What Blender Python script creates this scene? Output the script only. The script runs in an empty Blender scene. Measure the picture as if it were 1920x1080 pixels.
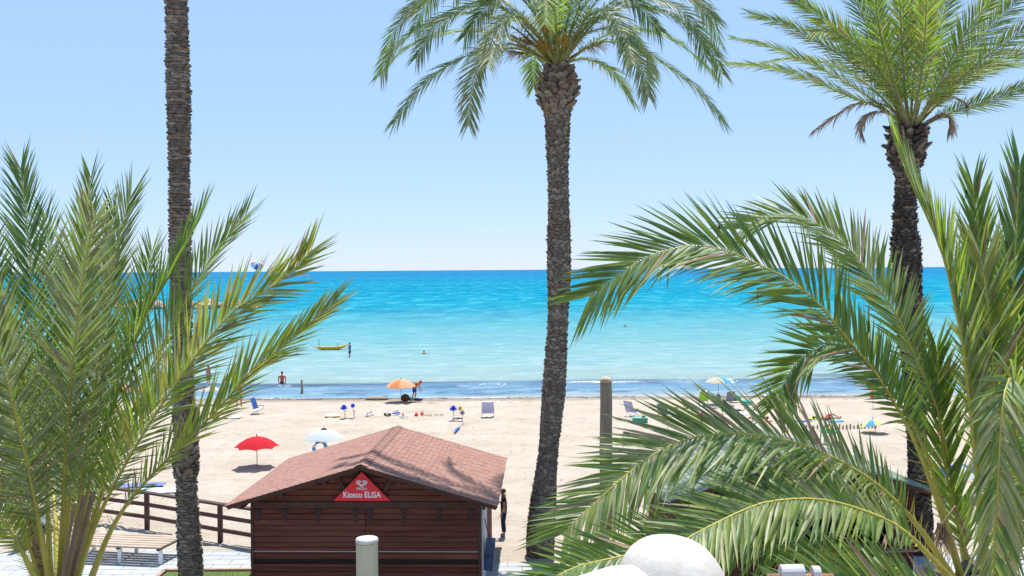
import bpy, bmesh, math, random
from mathutils import Vector, Matrix, noise
R = math.radians
scene = bpy.context.scene
COL = scene.collection

# ------------------------------------------------------------------ camera
F_PX = 1800.0; CX, CY = 960.0, 540.0; CAM_H = 9.0
pitch = math.atan(34.3 / F_PX); roll = 0.0068
fwd = Vector((0, math.cos(pitch), -math.sin(pitch)))
up0 = Vector((0, math.sin(pitch), math.cos(pitch)))
X0 = Vector((1, 0, 0))
rgt = X0 * math.cos(roll) - up0 * math.sin(roll)
upv = X0 * math.sin(roll) + up0 * math.cos(roll)
CAMP = Vector((0, 0, CAM_H))
cam_d = bpy.data.cameras.new('camera'); cam_d.sensor_width = 36.0; cam_d.lens = F_PX / 1920 * 36
cam_d.clip_start = 0.05; cam_d.clip_end = 60000
cam = bpy.data.objects.new('camera', cam_d); COL.objects.link(cam)
m3 = Matrix((rgt, upv, -fwd)).transposed()
cam.matrix_world = Matrix.Translation(CAMP) @ m3.to_4x4()
scene.camera = cam

# ------------------------------------------------------------------ sky, sun, exposure
SUN_EL, SUN_AZ = R(71), R(12)
world = bpy.data.worlds.new('World'); scene.world = world; world.use_nodes = True
wn = world.node_tree.nodes; wl = world.node_tree.links
bg = wn['Background']
sky = wn.new('ShaderNodeTexSky'); sky.sky_type = 'NISHITA'; sky.sun_disc = False
sky.sun_elevation = SUN_EL; sky.sun_rotation = SUN_AZ
sky.altitude = 0; sky.air_density = 1.0; sky.dust_density = 0.0; sky.ozone_density = 6.0
veil = wn.new('ShaderNodeMix'); veil.data_type = 'RGBA'; veil.blend_type = 'ADD'; veil.inputs[0].default_value = 1.0   # even summer milkiness over the whole dome
thin = wn.new('ShaderNodeVectorMath'); thin.operation = 'MULTIPLY'; thin.inputs[1].default_value = (0.41, 0.35, 0.38)
wl.new(sky.outputs[0], thin.inputs[0]); wl.new(thin.outputs[0], veil.inputs[6]); veil.inputs[7].default_value = (2.08, 3.28, 4.80, 1)
wl.new(veil.outputs[2], bg.inputs[0]); bg.inputs[1].default_value = 0.10
sun_d = bpy.data.lights.new('sun', 'SUN'); sun_d.energy = 4.9; sun_d.angle = R(0.53); sun_d.color = (1, 0.965, 0.9)
sun = bpy.data.objects.new('sun', sun_d); COL.objects.link(sun)
sdir = Vector((math.sin(SUN_AZ) * math.cos(SUN_EL), math.cos(SUN_AZ) * math.cos(SUN_EL), math.sin(SUN_EL)))
sun.rotation_euler = sdir.to_track_quat('Z', 'Y').to_euler(); sun.location = (0, 0, 60)
vs = scene.view_settings
vs.view_transform = 'Standard'; vs.look = 'None'; vs.gamma = 1.0; vs.use_curve_mapping = False
vs.exposure = 0.58

# ------------------------------------------------------------------ helpers
def ray(px, py):
    return rgt * ((px - CX) / F_PX) + upv * ((CY - py) / F_PX) + fwd
def P(px, py, D):                       # point of the place seen at that pixel, D metres out along +Y
    d = ray(px, py); return CAMP + d * (D / d.y)
def G(px, py, z=0.0):                   # point on a level surface
    d = ray(px, py); return CAMP + d * ((z - CAM_H) / d.z)
def proj(p):
    q = p - CAMP; w = q.dot(fwd)
    return (CX + F_PX * q.dot(rgt) / w, CY - F_PX * q.dot(upv) / w, w)

def tag(o, label=None, cat=None, group=None, kind=None):
    if label: o['label'] = label
    if cat: o['category'] = cat
    if group: o['group'] = group
    if kind: o['kind'] = kind
    return o
def thing(name, label, cat, loc=(0, 0, 0), rot=(0, 0, 0), group=None):
    o = bpy.data.objects.new(name, None); COL.objects.link(o)
    o.empty_display_size = 0.1
    o.location = loc; o.rotation_euler = rot
    return tag(o, label, cat, group)

class MB:
    def __init__(s): s.v = []; s.f = []; s.m = []
    def add(s, vs_, fs, mi=0):
        b = len(s.v); s.v.extend([tuple(p) for p in vs_])
        for f in fs: s.f.append(tuple(i + b for i in f)); s.m.append(mi)
        return s
    def box(s, a, b, mi=0, M=None):
        x0, y0, z0 = a; x1, y1, z1 = b
        V = [Vector(p) for p in ((x0,y0,z0),(x1,y0,z0),(x1,y1,z0),(x0,y1,z0),(x0,y0,z1),(x1,y0,z1),(x1,y1,z1),(x0,y1,z1))]
        if M is not None: V = [M @ p for p in V]
        return s.add(V, [(3,2,1,0),(4,5,6,7),(0,1,5,4),(1,2,6,5),(2,3,7,6),(3,0,4,7)], mi)
    def bar(s, a, b, w, h, mi=0, up=Vector((0, 0, 1))):
        a = Vector(a); b = Vector(b); t = (b - a).normalized()
        if abs(t.dot(up)) > 0.98: up = Vector((0, 1, 0))
        sd = t.cross(up).normalized(); u = sd.cross(t)
        V = []
        for p in (a, b):
            for i, j in ((-1,-1),(1,-1),(1,1),(-1,1)): V.append(p + sd * (i * w / 2) + u * (j * h / 2))
        return s.add(V, [(0,1,2,3),(7,6,5,4),(0,4,5,1),(1,5,6,2),(2,6,7,3),(3,7,4,0)], mi)
    def tube(s, path, rad, n=8, mi=0, cap=True, flat=1.0):
        path = [Vector(p) for p in path]
        if not isinstance(rad, (list, tuple)): rad = [rad] * len(path)
        V = []; F = []
        ref = None
        for i, p in enumerate(path):
            t = (path[min(i + 1, len(path) - 1)] - path[max(i - 1, 0)]).normalized()
            if ref is None:
                ref = Vector((0, 0, 1)) if abs(t.z) < 0.9 else Vector((1, 0, 0))
            a = (ref - t * ref.dot(t)).normalized(); ref = a; b = t.cross(a)
            for k in range(n):
                an = 2 * math.pi * k / n
                V.append(p + a * (math.cos(an) * rad[i] * flat) + b * (math.sin(an) * rad[i]))
        for i in range(len(path) - 1):
            for k in range(n):
                k2 = (k + 1) % n
                F.append((i*n+k, i*n+k2, (i+1)*n+k2, (i+1)*n+k))
        if cap:
            F.append(tuple(range(n - 1, -1, -1))); F.append(tuple(range((len(path)-1)*n, len(path)*n)))
        return s.add(V, F, mi)
    def lathe(s, prof, n=16, c=(0, 0, 0), mi=0):
        V = []; F = []; c = Vector(c)
        for r, z in prof:
            for k in range(n):
                an = 2 * math.pi * k / n
                V.append(c + Vector((math.cos(an) * r, math.sin(an) * r, z)))
        for i in range(len(prof) - 1):
            for k in range(n):
                k2 = (k + 1) % n
                F.append((i*n+k, i*n+k2, (i+1)*n+k2, (i+1)*n+k))
        if prof[0][0] > 1e-6: F.append(tuple(range(n - 1, -1, -1)))
        if prof[-1][0] > 1e-6: F.append(tuple(range((len(prof)-1)*n, len(prof)*n)))
        return s.add(V, F, mi)
    def blob(s, c, r, mi=0, n=8, rows=6, jit=0, rng=None):
        V = []; F = []; c = Vector(c)
        for i in range(rows + 1):
            ph = math.pi * i / rows
            for k in range(n):
                an = 2 * math.pi * k / n
                j = 1 + (rng.uniform(-jit, jit) if rng else 0)
                V.append(c + Vector((math.sin(ph)*math.cos(an)*r[0]*j, math.sin(ph)*math.sin(an)*r[1]*j, -math.cos(ph)*r[2]*j)))
        for i in range(rows):
            for k in range(n):
                k2 = (k + 1) % n
                F.append((i*n+k, i*n+k2, (i+1)*n+k2, (i+1)*n+k))
        return s.add(V, F, mi)
    def mesh(s, name, mats, origin=(0, 0, 0), smooth=False):
        o = Vector(origin)
        me = bpy.data.meshes.new(name)
        me.from_pydata([(v[0]-o.x, v[1]-o.y, v[2]-o.z) for v in s.v], [], s.f)
        if not isinstance(mats, (list, tuple)): mats = [mats]
        for m in mats: me.materials.append(m)
        if len(mats) > 1: me.polygons.foreach_set('material_index', s.m)
        if smooth: me.polygons.foreach_set('use_smooth', [True] * len(me.polygons))
        me.update()
        return me
    def build(s, name, mats, parent=None, origin=(0, 0, 0), smooth=False, kind=None):
        return put(name, s.mesh(name, mats, origin, smooth), parent, kind)
def put(name, me, parent=None, kind=None, loc=None, rot=None):
    ob = bpy.data.objects.new(name, me); COL.objects.link(ob)
    if parent is not None: ob.parent = parent
    if kind: ob['kind'] = kind
    if loc is not None: ob.location = loc
    if rot is not None: ob.rotation_euler = rot
    return ob
def bevel(ob, w=0.01, seg=2):
    md = ob.modifiers.new('bevel', 'BEVEL'); md.width = w; md.segments = seg; md.limit_method = 'ANGLE'; return ob

# ------------------------------------------------------------------ materials
def srgb(r, g, b):
    f = lambda c: (c/255/12.92) if c/255 <= 0.04045 else ((c/255+0.055)/1.055)**2.4
    return (f(r), f(g), f(b))
def mat(name, col, rough=0.7, var=0.18, scale=6.0, bump=0.0, bscale=None, spec=0.3, metal=0.0, trans=0.0,
        stretch=(1, 1, 1), col2=None, world_co=False, transcol=None, detail=6, objvar=0.0):
    m = bpy.data.materials.new(name); m.use_nodes = True
    n = m.node_tree.nodes; l = m.node_tree.links
    p = n['Principled BSDF']; out = n['Material Output']
    p.inputs['Roughness'].default_value = rough
    p.inputs['Specular IOR Level'].default_value = spec
    p.inputs['Metallic'].default_value = metal
    if world_co:
        co = n.new('ShaderNodeNewGeometry').outputs['Position']
    else:
        tc = n.new('ShaderNodeTexCoord'); oi = n.new('ShaderNodeObjectInfo')
        mul = n.new('ShaderNodeMath'); mul.operation = 'MULTIPLY'; mul.inputs[1].default_value = 37.0
        l.new(oi.outputs['Random'], mul.inputs[0])
        ad = n.new('ShaderNodeVectorMath'); ad.operation = 'ADD'
        l.new(tc.outputs['Object'], ad.inputs[0]); l.new(mul.outputs[0], ad.inputs[1])
        co = ad.outputs[0]
    mp = n.new('ShaderNodeMapping'); mp.inputs['Scale'].default_value = stretch
    l.new(co, mp.inputs[0])
    nz = n.new('ShaderNodeTexNoise'); nz.inputs['Scale'].default_value = scale; nz.inputs['Detail'].default_value = detail
    nz.inputs['Roughness'].default_value = 0.65
    l.new(mp.outputs[0], nz.inputs[0])
    rp = n.new('ShaderNodeValToRGB')
    c = Vector(col)
    if col2 is None:
        a = c * (1 - var); b = c * (1 + var)
    else: a = c; b = Vector(col2)
    rp.color_ramp.elements[0].position = 0.3; rp.color_ramp.elements[1].position = 0.7
    rp.color_ramp.elements[0].color = (*a, 1); rp.color_ramp.elements[1].color = (*[min(x, 0.95) for x in b], 1)
    l.new(nz.outputs['Fac'], rp.inputs[0]); cout = rp.outputs[0]
    if objvar:
        mr = n.new('ShaderNodeMapRange'); mr.inputs[3].default_value = 1 - objvar; mr.inputs[4].default_value = 1 + objvar
        l.new(oi.outputs['Random'], mr.inputs[0])
        sc = n.new('ShaderNodeVectorMath'); sc.operation = 'SCALE'; l.new(cout, sc.inputs[0]); l.new(mr.outputs[0], sc.inputs['Scale']); cout = sc.outputs[0]
    l.new(cout, p.inputs['Base Color'])
    if bump:
        bp = n.new('ShaderNodeBump'); bp.inputs['Strength'].default_value = min(1, bump); bp.inputs['Distance'].default_value = 0.02
        nz2 = n.new('ShaderNodeTexNoise'); nz2.inputs['Scale'].default_value = bscale or scale * 3; nz2.inputs['Detail'].default_value = 5
        l.new(mp.outputs[0], nz2.inputs[0]); l.new(nz2.outputs['Fac'], bp.inputs['Height']); l.new(bp.outputs[0], p.inputs['Normal'])
    if trans:
        t = n.new('ShaderNodeBsdfTranslucent')
        mx = n.new('ShaderNodeMixShader'); mx.inputs[0].default_value = trans
        if transcol:
            hs = n.new('ShaderNodeMix'); hs.data_type = 'RGBA'; hs.blend_type = 'MIX'; hs.inputs[0].default_value = 0.6
            l.new(rp.outputs[0], hs.inputs[6]); hs.inputs[7].default_value = (*transcol, 1)
            l.new(hs.outputs[2], t.inputs[0])
        else: l.new(rp.outputs[0], t.inputs[0])
        l.new(p.outputs[0], mx.inputs[1]); l.new(t.outputs[0], mx.inputs[2]); l.new(mx.outputs[0], out.inputs[0])
    return m

_fab = {}
def fabric(col, trans=0.0, rough=0.85):
    k = (tuple(round(c, 4) for c in col), trans)
    if k not in _fab: _fab[k] = mat('fabric', col, rough, 0.1, 14, 0.15, trans=trans, spec=0.15)
    return _fab[k]
M = {}
M['leaf'] = mat('leaf_green', (0.198, 0.258, 0.058), 0.48, 0.40, 9, spec=0.35, trans=0.45, transcol=(0.30, 0.48, 0.05))
M['leaf_grey'] = mat('leaf_grey_green', (0.312, 0.342, 0.162), 0.45, 0.30, 9, spec=0.4, trans=0.36, transcol=(0.34, 0.45, 0.12))
M['leaf_dark'] = mat('leaf_dark', (0.138, 0.210, 0.066), 0.45, 0.36, 9, spec=0.4, trans=0.42, transcol=(0.17, 0.38, 0.06))
M['leaf_yellow'] = mat('leaf_yellow', (0.384, 0.372, 0.084), 0.5, 0.3, 9, spec=0.3, trans=0.45, transcol=(0.58, 0.54, 0.06))
M['leaf_lime'] = mat('leaf_lime', (0.252, 0.360, 0.066), 0.48, 0.34, 7, spec=0.3, trans=0.5, transcol=(0.46, 0.64, 0.04))
M['leaf_far'] = mat('leaf_blue_green', (0.198, 0.246, 0.108), 0.48, 0.34, 5, spec=0.35, trans=0.40, transcol=(0.26, 0.42, 0.12))
M['leaf_dry'] = mat('leaf_dry', (0.40, 0.27, 0.17), 0.7, 0.3, 6, spec=0.2, trans=0.2)
M['stalk'] = mat('stalk', (0.42, 0.37, 0.065), 0.45, 0.25, 5, spec=0.4, stretch=(1, 1, .3))
M['stalk_far'] = mat('stalk_far', (0.22, 0.21, 0.07), 0.5, 0.25, 5)
M['stub'] = mat('dry_stub', (0.25, 0.17, 0.11), 0.8, 0.3, 7, 0.4)
M['bark'] = mat('bark', (0.165, 0.135, 0.108), 0.9, 0.5, 9, 0.9, 30, spec=0.15)
M['bark2'] = mat('bark_light', (0.25, 0.21, 0.17), 0.9, 0.5, 9, 0.6, 25, spec=0.15)
M['bark3'] = mat('bark_brown', (0.21, 0.155, 0.112), 0.9, 0.5, 9, 0.6, 25, spec=0.15)
M['fruit'] = mat('flower_stalk', (0.50, 0.32, 0.06), 0.6, 0.25, 10, trans=0.2)
# ------------------------------------------------------------------ ground and beach
def smooth(a, b, x):
    t = max(0.0, min(1.0, (x - a) / (b - a))); return t * t * (3 - 2 * t)
WATER_Z = -0.12
def shore_y(x):
    return 68.3 + 0.55 * noise.noise(Vector((x * 0.07, 3.1, 0))) + 0.25 * noise.noise(Vector((x * 0.31, 9.1, 0)))
def sand_z(x, y):
    s = shore_y(x)
    if y < 60: z = 0.0
    elif y < s: z = WATER_Z * smooth(60, s, y)
    else: z = WATER_Z - 0.055 * (y - s)
    return max(z, -3.0)
rs = random.Random(4)
def frange(a, b, st):
    n = int(round((b - a) / st)); return [a + (b - a) * i / n for i in range(n + 1)]
ys = [-120, -60, -20, 0, 15, 25, 29] + frange(30.2, 70, 0.22) + [72, 75, 80, 90, 105, 125, 200, 500, 2000, 9000, 42000]
xs = [-42000, -9000, -2000, -600, -200, -90, -60, -48] + frange(-40, 40, 0.25) + [48, 60, 90, 200, 600, 2000, 9000, 42000]
foot = {}
for i in range(5200):
    fx, fy = rs.uniform(-40, 40), rs.uniform(31, 67)
    foot.setdefault((int(fx), int(fy)), []).append((fx, fy, rs.uniform(0.03, 0.085), rs.uniform(0.12, 0.24)))
verts = []
for y in ys:
    for x in xs:
        z = sand_z(x, y)
        if 31.5 < y < 67.5 and abs(x) < 40:
            k = smooth(31.5, 33, y) * (1 - smooth(64, 67.3, y))
            h = 0.035 * noise.noise(Vector((x * 0.45, y * 0.45, 0))) + 0.028 * noise.noise(Vector((x * 1.7, y * 1.7, 5)))
            h += 0.016 * noise.noise(Vector((x * 4, y * 4, 9)))
            for ix in (-1, 0, 1):
                for iy in (-1, 0, 1):
                    for (fx, fy, d, r) in foot.get((int(x) + ix, int(y) + iy), ()):
                        q = ((x - fx) ** 2 + (y - fy) ** 2) / (r * r)
                        if q < 5: h += d * (0.45 * math.exp(-(math.sqrt(q) - 1.5) ** 2 * 4) - math.exp(-q))
            # the ridge left by the beach tractor
            h += (0.07 + 0.06 * noise.noise(Vector((x * 2.3, y * 2.3, 2)))) * math.exp(-((y - 57.6 - 0.4 * noise.noise(Vector((x * 0.2, 1, 1)))) / 0.35) ** 2)
            z += h * k
        elif y <= 31.5: z = -0.03
        verts.append((x, y, z))
nx = len(xs)
faces = [(j*nx+i, j*nx+i+1, (j+1)*nx+i+1, (j+1)*nx+i) for j in range(len(ys)-1) for i in range(nx-1)]
sb = MB(); sb.v = verts; sb.f = faces; sb.m = [0] * len(faces)
def sand_material():
    m = bpy.data.materials.new('sand'); m.use_nodes = True
    n = m.node_tree.nodes; l = m.node_tree.links; p = n['Principled BSDF']
    p.inputs['Roughness'].default_value = 0.95; p.inputs['Specular IOR Level'].default_value = 0.1
    g = n.new('ShaderNodeNewGeometry')
    def nz(sc, det=6, st=(1, 1, 1)):
        mp = n.new('ShaderNodeMapping'); mp.inputs['Scale'].default_value = st; l.new(g.outputs['Position'], mp.inputs[0])
        t = n.new('ShaderNodeTexNoise'); t.inputs['Scale'].default_value = sc; t.inputs['Detail'].default_value = det; t.inputs['Roughness'].default_value = 0.7
        l.new(mp.outputs[0], t.inputs[0]); return t.outputs['Fac']
    def ramp(f, a, b, c0, c1):
        r = n.new('ShaderNodeValToRGB'); r.color_ramp.elements[0].position = a; r.color_ramp.elements[1].position = b
        r.color_ramp.elements[0].color = (*c0, 1); r.color_ramp.elements[1].color = (*c1, 1); l.new(f, r.inputs[0]); return r.outputs[0]
    def mix(f, a, b, mode='MIX'):
        q = n.new('ShaderNodeMix'); q.data_type = 'RGBA'; q.blend_type = mode
        if isinstance(f, float): q.inputs[0].default_value = f
        else: l.new(f, q.inputs[0])
        l.new(a, q.inputs[6]); l.new(b, q.inputs[7]); return q.outputs[2]
    base = ramp(nz(0.30, 9, (1, 1.6, 1)), 0.36, 0.62, (0.385, 0.323, 0.260), (0.460, 0.397, 0.333))
    speck = ramp(nz(1.3, 8, (1, .7, 1)), 0.54, 0.68, (1, 1, 1), (0.84, 0.80, 0.75))
    c1 = mix(1.0, base, speck, 'MULTIPLY')
    dots = ramp(nz(3.2, 3, (1, .5, 1)), 0.655, 0.70, (1, 1, 1), (0.45, 0.38, 0.32))
    c1 = mix(0.7, c1, dots, 'MULTIPLY')
    # damp, darker sand low on the shore
    sp = n.new('ShaderNodeSeparateXYZ'); l.new(g.outputs['Position'], sp.inputs[0])
    nzv = nz(0.8, 5, (0.4, 1, 1))
    ad = n.new('ShaderNodeMath'); ad.operation = 'MULTIPLY_ADD'; ad.inputs[1].default_value = 0.03; l.new(nzv, ad.inputs[0]); l.new(sp.outputs[2], ad.inputs[2])
    mr = n.new('ShaderNodeMapRange'); mr.inputs[1].default_value = -0.085; mr.inputs[2].default_value = -0.102; l.new(ad.outputs[0], mr.inputs[0])
    wet = n.new('ShaderNodeRGB'); wet.outputs[0].default_value = (0.25, 0.205, 0.165, 1)
    l.new(mix(mr.outputs[0], c1, wet.outputs[0]), p.inputs['Base Color'])
    bp = n.new('ShaderNodeBump'); bp.inputs['Strength'].default_value = 0.9; bp.inputs['Distance'].default_value = 0.09
    ad2 = n.new('ShaderNodeMath'); ad2.operation = 'MULTIPLY_ADD'; ad2.inputs[1].default_value = 2.2
    l.new(nz(1.5, 5), ad2.inputs[0]); l.new(nz(5.0, 8), ad2.inputs[2]); l.new(ad2.outputs[0], bp.inputs['Height']); l.new(bp.outputs[0], p.inputs['Normal'])
    return m
sb.build('beach_sand', sand_material(), smooth=True, kind='structure')

# ------------------------------------------------------------------ sea
ysea = frange(66.5, 92, 0.22)
y = 92.0
while y < 40000:
    y *= 1.016 if y < 600 else 1.03
    ysea.append(y)
us = frange(-1, 1, 2 / 300)
verts = []; foam = []
for y in ysea:
    hw = 55 + 1.0 * y
    for u in us:
        x = u * hw
        cr = 76.3 + 1.0 * noise.noise(Vector((x * 0.06, 2.2, 0))) + 0.4 * noise.noise(Vector((x * 0.25, 5, 0)))
        amp = max(0.0, 0.55 + 1.1 * noise.noise(Vector((x * 0.045 + 4, 7.7, 0))))
        d = y - cr
        z = WATER_Z + 0.26 * amp * math.exp(-(d / (0.35 if d < 0 else 1.1)) ** 2)
        cr2 = 71.8 + 0.8 * noise.noise(Vector((x * 0.09, 8.2, 0)))
        z += 0.07 * max(0, 0.4 + noise.noise(Vector((x * 0.07, 1.7, 0)))) * math.exp(-((y - cr2) / 0.4) ** 2)
        k = smooth(70, 80, y)
        if y < 420:
            z += (0.012 + 0.05 * k) * noise.noise(Vector((x * 0.16, y * 0.7, 0))) + 0.02 * k * noise.noise(Vector((x * 0.5, y * 1.7, 3)))
            z += 0.06 * k * noise.noise(Vector((x * 0.03, y * 0.22, 6)))
        verts.append((x, y, z))
        fo = 0.0
        if y < 92:
            pt = noise.noise(Vector((x * 0.33, 4.4, 0))) + 0.5 * noise.noise(Vector((x * 1.1, y * 1.3, 0)))
            fo = smooth(0.30, 0.6, pt) * smooth(0.25, 0.7, amp) * math.exp(-((d + 0.3) / 0.55) ** 2)
            big = math.exp(-((x + 3.1) / 0.7) ** 2) + 0.6 * math.exp(-((x + 1.2) / 0.9) ** 2) + 0.5 * math.exp(-((x + 18) / 0.9) ** 2)
            fo = max(fo, big * math.exp(-((d + 0.5) / 0.8) ** 2) * smooth(-0.2, 0.2, noise.noise(Vector((x * 2.2, y * 1.2, 1)))))
            edge = y - shore_y(x)
            fo = max(fo, 0.45 * math.exp(-((edge - 0.35) / 0.3) ** 2) * smooth(-0.1, 0.3, noise.noise(Vector((x * 0.2, 6, 6)))))
        foam.append(min(1.0, fo))
nu = len(us)
faces = [(j*nu+i, j*nu+i+1, (j+1)*nu+i+1, (j+1)*nu+i) for j in range(len(ysea)-1) for i in range(nu-1)]
def sea_material():
    m = bpy.data.materials.new('sea_water'); m.use_nodes = True
    n = m.node_tree.nodes; l = m.node_tree.links; p = n['Principled BSDF']
    n.remove(p); p = n.new('ShaderNodeBsdfDiffuse'); gl = n.new('ShaderNodeBsdfGlossy'); gl.inputs['Roughness'].default_value = 0.25
    ms = n.new('ShaderNodeMixShader'); ms.inputs[0].default_value = 0.02
    l.new(p.outputs[0], ms.inputs[1]); l.new(gl.outputs[0], ms.inputs[2]); l.new(ms.outputs[0], n['Material Output'].inputs[0])
    g = n.new('ShaderNodeNewGeometry'); sp = n.new('ShaderNodeSeparateXYZ'); l.new(g.outputs['Position'], sp.inputs[0])
    def math_(op, a, b=None):
        q = n.new('ShaderNodeMath'); q.operation = op
        for i, v in enumerate((a, b)):
            if v is None: continue
            if isinstance(v, (int, float)): q.inputs[i].default_value = v
            else: l.new(v, q.inputs[i])
        return q.outputs[0]
    def nz(sc, det, st, ro=0.6):
        mp = n.new('ShaderNodeMapping'); mp.inputs['Scale'].default_value = st; l.new(g.outputs['Position'], mp.inputs[0])
        t = n.new('ShaderNodeTexNoise'); t.inputs['Scale'].default_value = sc; t.inputs['Detail'].default_value = det; t.inputs['Roughness'].default_value = ro
        l.new(mp.outputs[0], t.inputs[0]); return t.outputs['Fac']
    # depth of the sea bed: shallow sand by the beach, weed beds and deep water further out; wave crest shade painted in
    inv = math_('DIVIDE', 68.0, sp.outputs[1])                       # 1 at the shore, 0 far out
    wob = math_('MULTIPLY', math_('SUBTRACT', nz(0.011, 4, (0.45, 1.6, 1)), 0.5), 0.26)
    wob2 = math_('MULTIPLY', math_('SUBTRACT', nz(0.10, 5, (0.3, 1.4, 1)), 0.5), 0.12)
    f = math_('ADD', inv, math_('MULTIPLY', math_('ADD', wob, wob2), math_('MINIMUM', math_('MULTIPLY', inv, 1.6), 0.9)))
    r = n.new('ShaderNodeValToRGB'); cr = r.color_ramp
    stops = [(0.0, (0.012, 0.115, 0.26)), (0.04, (0.006, 0.125, 0.27)), (0.10, (0.001, 0.168, 0.275)), (0.25, (0.002, 0.19, 0.275)), (0.34, (0.035, 0.215, 0.28)),
             (0.44, (0.080, 0.245, 0.285)), (0.60, (0.14, 0.275, 0.30)), (0.78, (0.195, 0.295, 0.305)), (0.86, (0.205, 0.28, 0.275)),
             (0.887, (0.060, 0.100, 0.150)), (0.905, (0.11, 0.19, 0.28)), (0.95, (0.13, 0.225, 0.31)), (0.985, (0.21, 0.265, 0.30)), (1.0, (0.27, 0.28, 0.28))]  # dark stop at the wave crest paints in its backlit shade
    while len(cr.elements) < len(stops): cr.elements.new(0.5)
    for e, (ps, c) in zip(cr.elements, stops): e.position = ps; e.color = (*c, 1)
    l.new(f, r.inputs[0])
    def mix(fac, a, b, mode='MIX'):
        q = n.new('ShaderNodeMix'); q.data_type = 'RGBA'; q.blend_type = mode
        if isinstance(fac, float): q.inputs[0].default_value = fac
        else: l.new(fac, q.inputs[0])
        l.new(a, q.inputs[6])
        if isinstance(b, tuple): q.inputs[7].default_value = (*b, 1)
        else: l.new(b, q.inputs[7])
        return q.outputs[2]
    # drifting weed over the sand close to the beach
    def mrange(v, a, b):
        q = n.new('ShaderNodeMapRange'); q.interpolation_type = 'SMOOTHSTEP'; q.inputs[1].default_value = a; q.inputs[2].default_value = b; l.new(v, q.inputs[0]); return q.outputs[0]
    weed = math_('MULTIPLY', math_('MULTIPLY', mrange(nz(0.30, 7, (0.5, 1.0, 1), .7), 0.50, 0.62), mrange(sp.outputs[1], 68.6, 70.5)), math_('SUBTRACT', 1.0, mrange(sp.outputs[1], 75.8, 78.0)))
    c = mix(math_('MULTIPLY', weed, 0.75), r.outputs[0], (0.055, 0.095, 0.165))
    near = math_('SUBTRACT', 1.0, mrange(sp.outputs[1], 90, 260))
    for sc_, st, lo, hi, fac, colr in ((0.42, (.55, 1.1, 1), .50, .62, .26, (0.36, 0.50, 0.53)), (0.42, (.55, 1.1, 1), .49, .38, .28, (0.05, 0.20, 0.27))):
        c = mix(math_('MULTIPLY', math_('MULTIPLY', mrange(nz(sc_, 10, st, .75), lo, hi), fac), near), c, colr)
    far = mrange(sp.outputs[1], 100, 240)
    for sc_, st, lo, hi, fac, colr in ((0.16, (.8, .28, 1), .51, .60, .42, (0.10, 0.38, 0.46)), (0.16, (.8, .28, 1), .49, .40, .42, (0.0, 0.105, 0.23)), (0.006, (.35, 1, 1), .51, .60, .25, (0.05, 0.30, 0.38)), (0.010, (.3, 1, 1), .48, .40, .40, (0.0, 0.105, 0.24))):
        c = mix(math_('MULTIPLY', math_('MULTIPLY', mrange(nz(sc_, 10, st, .78), lo, hi), fac), far), c, colr)
    at = n.new('ShaderNodeAttribute'); at.attribute_name = 'foam'
    ff = math_('ADD', math_('MULTIPLY', at.outputs['Fac'], 1.0), math_('MULTIPLY', math_('SUBTRACT', nz(3.0, 6, (1, 1, 1), .7), 0.5), 2.2))
    c = mix(math_('MULTIPLY', mrange(ff, 0.42, 0.62), math_('MINIMUM', math_('MULTIPLY', at.outputs['Fac'], 4.0), 1.0)), c, (0.70, 0.72, 0.72))
    l.new(c, p.inputs['Color'])
    bp = n.new('ShaderNodeBump'); bp.inputs['Strength'].default_value = 0.55; bp.inputs['Distance'].default_value = 0.12
    hsum = math_('ADD', nz(0.9, 5, (0.35, 1, 1)), math_('MULTIPLY', nz(0.12, 4, (0.35, 1, 1)), 2.0))
    l.new(hsum, bp.inputs['Height']); l.new(bp.outputs[0], p.inputs['Normal']); l.new(bp.outputs[0], gl.inputs['Normal'])
    return m
wb = MB(); wb.v = verts; wb.f = faces; wb.m = [0] * len(faces)
sea = wb.build('sea_water', sea_material(), smooth=True, kind='structure')
at = sea.data.attributes.new('foam', 'FLOAT', 'POINT'); at.data.foreach_set('value', foam)

# seaweed washed up along the water line
wd = MB(); rw = random.Random(8)
for i in range(1500):
    x = rw.uniform(-40, 40)
    if noise.noise(Vector((x * 0.12, 0.3, 0))) + rw.uniform(-0.4, 0.3) < -0.1: continue
    y = shore_y(x) - 0.25 + rw.gauss(0, 0.16); z = sand_z(x, y) + 0.01
    a = rw.uniform(-0.5, 0.5); ln = rw.uniform(0.08, 0.28); c, s = math.cos(a) * ln, math.sin(a) * ln
    h = rw.uniform(0.015, 0.05)
    wd.add([(x - c, y - s, z), (x, y - 0.03, z + 0.004), (x + c, y + s, z), (x, y + 0.03, z + h)], [(0, 1, 3), (1, 2, 3), (2, 0, 3)])
o = wd.build('seaweed', mat('seaweed', (0.12, 0.085, 0.06), 0.8, 0.4, 3), kind='stuff')
tag(o, 'dark thin line of washed up seaweed along the waterline', 'seaweed')

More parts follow.
